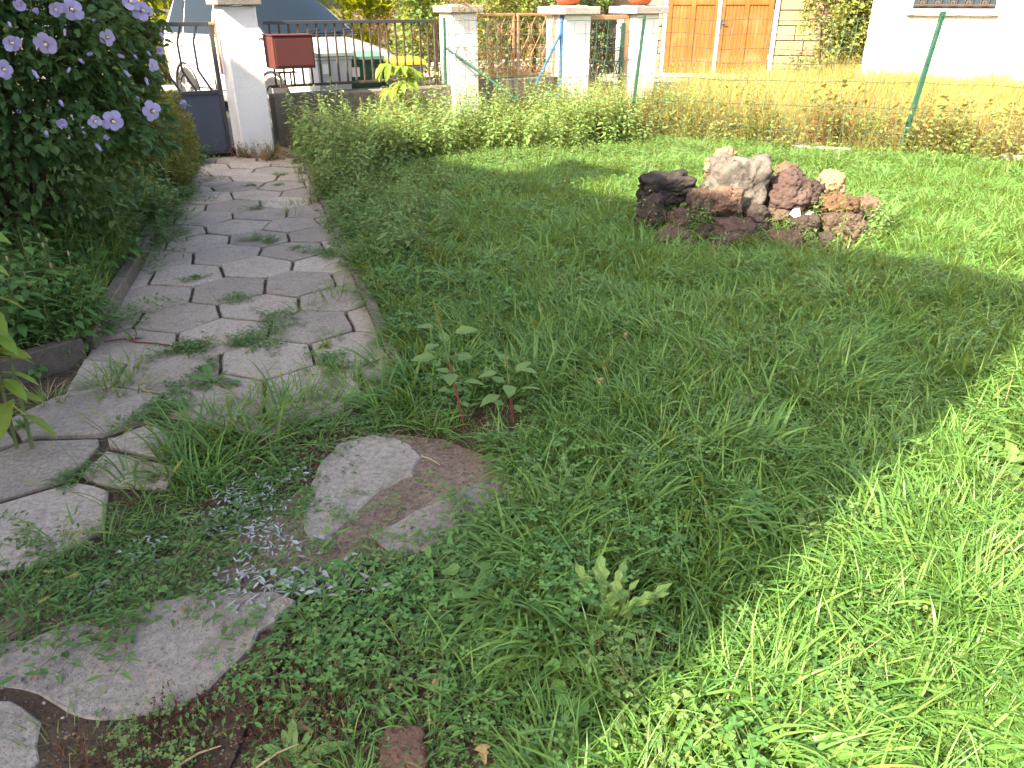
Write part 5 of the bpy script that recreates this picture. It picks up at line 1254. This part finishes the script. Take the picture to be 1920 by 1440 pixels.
# ---- hibiscus bush
hb = Vector((-3.22, 5.0, .08)); r_ = leaves_thing('hibiscus_bush', 'large dark green hibiscus bush with lilac blue flowers', 'bush', hb)
cen = Vector((0, 0, 1.25)); rad = Vector((1.08, .92, 1.18))
def crown_r(d):   # uneven outline
    return 1+.16*noise.noise(d*2.1+Vector((3, 1, 2)))+.13*noise.noise(d*4.7+Vector((1, 5, 2)))
mb = MB(); tips = []
for i in range(46):
    d = sph(U_(-.25, 1.4), i*2.4); e = cen+Vector((d.x*rad.x, d.y*rad.y, d.z*rad.z))*crown_r(d)*U_(.75, 1.02); b_ = Vector((d.x*.08, d.y*.08, 0)); m_ = b_*.3+e*.45+Vector((0, 0, .12)); tube(mb, [b_, m_*.6+Vector((0,0,.1)), m_, e], [.014, .010, .007, .003], 5, .5, 0, False); tips.append(e)
part('branches', mb, M['bark'], r_)
mb = MB()
for i in range(30000):
    d = Vector(rng.normal(0, 1, 3)).normalized()
    if d.z < -.55 and random.random() < .7: continue
    k = crown_r(d)*(1.0 if random.random() < .62 else U_(.55, 1.))*U_(.93, 1.04)
    k *= .84+.16*(noise.noise(d*6.5+Vector((9, 2, 4)))+.6)
    p = cen+Vector((d.x*rad.x, d.y*rad.y, d.z*rad.z))*k
    if p.z < .12: continue
    o_ = Vector((d.x, d.y, d.z*.4-.35)).normalized(); dd = (o_+Vector(rng.normal(0, .55, 3))).normalized()
    leaf(mb, p, dd, U_(.042, .078), U_(.034, .055), 'toothed' if random.random() < .75 else 'lobed', .2, .45, U_(-.8, .8))
part('crown', mb, [M['hib']], r_)
mb = MB()
for i in range(700):
    d = Vector(rng.normal(0, 1, 3)).normalized(); k = crown_r(d)*U_(.98, 1.10); p = cen+Vector((d.x*rad.x, d.y*rad.y, d.z*rad.z))*k
    if p.z < .3: continue
    leaf(mb, p, (d+Vector(rng.normal(0, .5, 3))).normalized(), U_(.025, .05), U_(.016, .03), 'toothed', .3, .3, U_(-.8, .8))
part('young_leaves', mb, [M['dockm']], r_)
mats_eye = plain('crimson_flower_eye', (.22,.015,.06), .7); mats_st = plain('cream_stamen', (.72,.62,.40), .7)
def petal_mesh(L_, Wd):
    mb = MB(); V = []; F = []; pr = [(0, .18), (.2, .45), (.45, .85), (.7, 1.), (.88, .85), (1., .35)]
    for i, (t, wd) in enumerate(pr):
        for j in range(5):
            u_ = -1+j*.5; V.append((u_*Wd*.5*wd, t*L_-abs(u_)*.04*L_*t, .30*L_*math.sqrt(t)-.22*L_*t*t+.05*L_*math.sin(u_*5+t*4)*t))
        if i: F += [((i-1)*5+j, (i-1)*5+j+1, i*5+j+1, i*5+j) for j in range(4)]
    mb.add(V, F, .6); me = mb.mesh('petal', [M['petal'], mats_eye], True)
    for p_ in me.polygons:
        if p_.index < 4: p_.material_index = 1
    return me
pm = [petal_mesh(.050, .048), petal_mesh(.055, .046), petal_mesh(.046, .044)]
mb = MB(); lathe(mb, [(.003, 0), (.004, .010), (.0075, .014), (.0075, .028), (.003, .034)], 10); lathe(mb, [(.002, -.022), (.010, -.014), (.013, .0), (.009, .004)], 10, None, .5, 1); fl_me = mb.mesh('flower', [mats_st, M['stem']])
flw = [(135,17,0,1.),(88,81,.5,1.),(200,70,.1,.9),(211,227,.05,1.15),(284,208,.1,1.15),(104,229,.8,1.),(175,226,.9,.7),(334,192,1.2,.9),(102,15,.7,.85),(36,7,.4,.8),(265,20,.6,1.15),(5,130,.4,.85),(19,79,.9,.8),(285,122,1.,.75),(243,4,.5,1.),(201,257,.9,.6),(60,20,.8,.7),(292,95,1.1,.8),(-30,60,.4,1.),(-50,180,.3,1.),(160,-25,.2,1.),(70,-30,.4,1.),(230,-40,.3,1.)]
buds = [(121,53),(111,187),(232,131),(132,126),(155,246),(179,269),(33,208),(251,102),(163,104),(257,181),(85,244),(272,144),(275,95),(148,110),(220,103),(60,130),(180,35),(15,40),(300,60)]
def surf(x, y):    # first point of the crown met by the sight line
    o_ = Vector((0, 0, EYE)); d = ray(x, y); q = o_-(hb+cen)
    A = sum((d[i]/rad[i])**2 for i in range(3)); B = 2*sum(q[i]*d[i]/rad[i]**2 for i in range(3)); Cc = sum((q[i]/rad[i])**2 for i in range(3))-1.10
    D_ = B*B-4*A*Cc
    t = (-B-math.sqrt(D_))/(2*A) if D_ > 0 else -B/(2*A)
    p = o_+d*t; n_ = p-(hb+cen); n_ = Vector([n_[i]/rad[i]**2 for i in range(3)]).normalized(); return p, n_, (o_-p).normalized()
for (x, y, turn, s) in flw:
    p, n_, v = surf(x, y); ax = (v*(1-.45*turn)+n_*.4+Vector((U_(-.5, .5), U_(-.3, .3), U_(-.4, .1)))*(.45+turn*1.2)).normalized(); q = ax.to_track_quat('Z', 'Y')
    f_ = link('flower', fl_me, r_); f_.matrix_local = Matrix.Translation(p-hb+v*.02) @ q.to_matrix().to_4x4() @ Matrix.Rotation(U_(0, 6.28), 4, 'Z') @ Matrix.Scale(s*U_(.85, 1.2), 4)
    wil = random.random() < .22
    for k in range(5):
        pe = link('petal', pm[k % 3], f_); pe.rotation_euler = (U_(-.22, .22)+.35*turn+(.85 if wil else 0), U_(-.2, .2), k*1.2566+U_(-.14, .14)); pe.location = (0, 0, .002)
bm_ = MB()
for k in range(5): leaf(bm_, (0, 0, 0), sph(1.25, k*1.257), .052, .02, 'ovate', .5, -.25)
bud_me = bm_.mesh('flower_bud', M['petal'])
for (x, y) in buds:
    p, n_, v = surf(x, y); d = (n_*.6+Vector((U_(-.6, .6), U_(-.6, .2), U_(-1.2, .5)))).normalized(); o = link('flower_bud', bud_me, r_); o.matrix_local = Matrix.Translation(p-hb+v*.02) @ d.to_track_quat('Z', 'Y').to_matrix().to_4x4() @ Matrix.Scale(U_(.7, 1.1), 4)
# ---- variegated bush
vb = at(305, 372); r_ = leaves_thing('variegated_bush', 'small yellow green variegated bush between the hibiscus and the gate', 'bush', (vb.x, vb.y, .07))
mb = MB()
for i in range(16): d = sph(U_(.6, 1.5), i*2.4); tube(mb, [(0, 0, 0), d*.4, Vector((d.x*.42, d.y*.42, d.z*.82))], [.008, .006, .002], 5, .5, 0, False)
part('stems', mb, M['bark'], r_)
mb = MB()
for i in range(15000):
    d = Vector(rng.normal(0, 1, 3)).normalized(); k = (1+.2*noise.noise(d*3.)+.15*noise.noise(d*7.))*(1 if random.random() < .7 else U_(.6, 1)); p = Vector((d.x*.37, d.y*.34, .44+d.z*.44))*1.; p = Vector((p.x*k, p.y*k, .44+d.z*.44*k))
    if p.z < .02: continue
    leaf(mb, p, (d+Vector(rng.normal(0, .6, 3))+Vector((0, 0, .4))).normalized(), U_(.018, .034), U_(.011, .018), 'ovate', .2, .2, U_(-1, 1))
part('crown', mb, [M['boxw']], r_)
# red geranium at the gate
p0 = atY(268, 60, 7.6); r_ = leaves_thing('geranium', 'red geranium flower heads beside the gate', 'flower', (p0.x, p0.y, 0)); mb = MB(); tube(mb, [(0, 0, 0), (0, 0, p0.z)], .006, 6); part('stem', mb, M['stem'], r_)
mred = plain('red_petal', (.62,.03,.04), .6); mb = MB()
for k in range(120): d = sph(U_(-1, 1.5), k*2.4); leaf(mb, Vector((0, 0, p0.z))+d*U_(.03, .065)+Vector((0, 0, -.09 if k % 3 == 0 else 0)), sph(U_(-.3, .8), k*2.4), .022, .016, 'round')
part('flower_head', mb, mred, r_)
# dry bushes at the pillar foot
for (x, y, s, lab) in ((462, 300, 1., 'brown dry weed clump at the foot of the white gate pillar'), (512, 305, 1.1, 'grey green dry weed clump between gate pillar and kerb')):
    p = at(x, y); r_ = leaves_thing('dry_weed_clump', lab, 'dry weeds', (p.x, p.y, 0), 'dry weeds at the pillar'); mb = p_twig(80, (.12, .26), .13, (.015, .035)); part('dead_stems', mb, M['drybr'], r_)
    mb = p_alfalfa((.12, .24), 22); part('green_shoots', mb, [M['alfalfa'], M['stem']], r_); r_.scale = (s, s, s)
# standing-out tall weeds
for (x, y, h_, Yd, lab) in ((915,235,.85,10.05,'tall amaranth weed with spike before the rusty iron panels'),(983,240,.72,9.95,'tall slim weed before the blue post'),(1046,225,.95,9.95,'lanky weed standing against the white pillar'),(605,250,.62,9.2,'leafy spiked weed against the low concrete wall'),(680,240,.55,9.5,'leafy spiked weed before the middle of the low wall'),(1180,240,.7,10.0,'leafy weed climbing the green fence post'),(237,470,.75,4.9,'tall pale weed standing between the hibiscus and the path'),(285,420,.5,5.9,'leafy amaranth at the path side of the left bed'),(330,410,.45,6.2,'broad leaved amaranth before the variegated bush')):
    p = atY(x, y, Yd); r_ = leaves_thing('tall_weed', lab, 'weed', (p.x, p.y, H1(p.x, p.y)), 'tall weeds'); mb = p_weed((h_*.95, h_*1.05), (.05, .085), 1, 'ovate' if x < 400 else 'rhomb', 0, False, .01, .005); part('leafy_stem', mb, [M['amar'], M['stem']], r_)
    mb = MB()
    for i in range(70): leaf(mb, Vector((U_(-.01, .01), U_(-.01, .01), h_*(.86+.25*i/70))), sph(U_(.2, 1.2), i*2.4), .016, .007, 'lance', .3, .3)
    part('flower_spike', mb, M['head'], r_)
# tall dry stalks before the white house
for (x, y, h_, Yd) in ((1745,190,.95,9.3),(1800,185,.8,9.4),(1840,200,.9,9.1),(1865,205,.85,9.0),(1900,205,.95,8.8),(1730,200,.8,9.3),(1640,190,.6,10.),(1700,190,.9,9.8)):
    p = atY(x, y, Yd); mb = p_dry(7, (h_*.7, h_*1.1), (.004, .010), .05, (.0, .3), (.0, .6)); o = mb.build('dry_stalk', M['dry']); o.location = (p.x, p.y, H1(p.x, p.y)); tag(o, 'tall dry grass stalks standing by the wire fence before the white house', 'dry grass', 'tall dry stalks by the fence')

# ================================================================== hedges and shrubs behind
def blob_hedge(name, label, cat, M_, dims, mats, protos, dens, parent_trunk=True, size=(.8, 1.3), uneven=.25):
    r_ = root(name, M_, label, cat); lx, ly, lz = dims; P = []
    n = int(dens*(lx*lz*2+lx*ly+2*ly*lz))
    for _ in range(n):
        x, z = U_(-lx/2, lx/2), U_(.0, lz); f = random.random()
        bul = uneven*(noise.noise((x*1.3, z*1.1, lx))+.5*noise.noise((x*3.1, z*2.7, ly)))
        if f < .62: P.append((x, -ly/2-bul+U_(-.05, .18), z))
        elif f < .8: P.append((x, U_(-ly/2, ly/2), lz+bul*.8-U_(0, .2)))
        else: P.append((random.choice((-1, 1))*(lx/2+bul*.5-U_(0, .15)), U_(-ly/2, ly/2), z))
    o = scatter(name+'_foliage', protos, mats, P, rng.uniform(0, 6.28, len(P)), rng.uniform(*size, len(P)), .35); o.name = 'foliage'; o.parent = r_; o['kind'] = 'stuff'
    mb = MB()
    for k in range(max(2, int(lx/1.2))): x = -lx/2+lx*(k+.5)/max(2, int(lx/1.2)); tube(mb, [(x, 0, -.1), (x+.05, 0, lz*.5), (x, .05, lz*.92)], [.06, .045, .015], 6)
    tk = part('trunk', mb, M['bark'], r_); tk['kind'] = 'stuff'
    return r_
th_ = [p_thuja(26) for _ in range(4)]
blob_hedge('thuja_hedge', 'bright yellow green thuja hedge on the far side of the street', 'hedge', SM(4.2, 7.9, .2), (9., .9, 2.5), [M['thuja']], th_, 30, True, (.9, 1.6), .35)
brn = [p_twig(30, (.1, .25), .12, (.02, .05)) for _ in range(3)]
cover('hedge_brown', 'dead brown patches in the thuja hedge', 'dead twigs', brn, [M['drybr']], [street_pt(0, 7.28).xy, street_pt(7, 7.28).xy, street_pt(7, 7.34).xy, street_pt(0, 7.34).xy], 55, (.8, 1.5), None, None, None, 1.15, 1.2)
mb = MB(); V0 = street_pt(.5, 7.1); wl2 = root('low_wall', SM(0, 0), 'low white wall along the thuja hedge', 'wall'); mb = MB(); bevbox(mb, 2.6, 9, 7.02, 7.18, .0, .42, .01); part('wall_body', mb, M['white'], wl2)
dk = [p_ivy(34, .22, .4, (.05, .09)) for _ in range(4)]
blob_hedge('dark_hedge', 'dark green leafy hedge behind the rusty iron panels', 'hedge', SM(6.6, 5.3, .1), (4.6, 1.0, 2.4), [M['farleaf'], M['stem']], dk, 16, True, (.8, 1.3), .4)
lt = [p_ivy(40, .2, .4, (.03, .06)) for _ in range(4)]
blob_hedge('light_shrub', 'pale green shrub behind the iron panels', 'shrub', SM(4.3, 1.6, .1), (1.6, .8, 1.9), [M['ivy'], M['stem']], lt, 26, True, (.7, 1.1), .35)
cover('dry_weeds_behind_panels', 'dry brown weeds behind the rusty iron panels', 'dead weeds', dt, [M['drybr']], [street_pt(2.7, .2).xy, street_pt(4.2, .2).xy, street_pt(4.2, .55).xy, street_pt(2.7, .55).xy], 70, (1.1, 2.), None, None, None, .25)
# climbing shrub between garage and white house
cs = [p_ivy(44, .22, .35, (.045, .085)) for _ in range(5)]
pc = atY(1545, 150, 16.4); r_ = leaves_thing('climbing_shrub', 'green climbing shrub between the garage wall and white house', 'shrub', (pc.x, pc.y, .2))
P = []
for _ in range(420):
    z = U_(.0, 2.6); wd_ = .55+.75*max(0, 1-z/1.0)*.6; P.append((random.gauss(.35-.1*z, wd_*.55)+.25*noise.noise((z*2, 1, 3)), random.gauss(0, .3), z*1.))
o = scatter('climber', cs, [M['ivy'], M['stem']], P, rng.uniform(0, 6.28, len(P)), rng.uniform(.7, 1.2, len(P)), .5); o.name = 'crown'; o.parent = r_; o['kind'] = 'stuff'
mb = MB()
for k in range(7): tube(mb, [(U_(-.2, .4), 0, -.1), (U_(-.4, .5), U_(-.2, .2), 1.2), (U_(-.5, .5), U_(-.2, .2), 2.5)], [.02, .014, .005], 5)
tk = part('trunk', mb, M['bark'], r_); tk['kind'] = 'stuff'
# trailing plant on the short pillar
r_ = root('trailing_plant', SM(2.12+.36, -.02, 1.585), 'orange brown trailing plant lying over the short white pillar', 'plant'); mb = p_twig(60, (.12, .35), .14, (.02, .04)); part('dry_stems', mb, M['drybr'], r_)
mb = p_ivy(160, .26, .30, (.02, .045)); part('leaves', mb, [M['ivy']], r_)
mb = MB()
for _ in range(140): leaf(mb, (U_(-.2, .2), U_(-.28, -.19), U_(-.75, .05)*random.random()), sph(U_(-1.2, .2), U_(0, 6.28)), U_(.02, .045), .025, 'lobed')
part('hanging_leaves', mb, M['drybr'], r_)
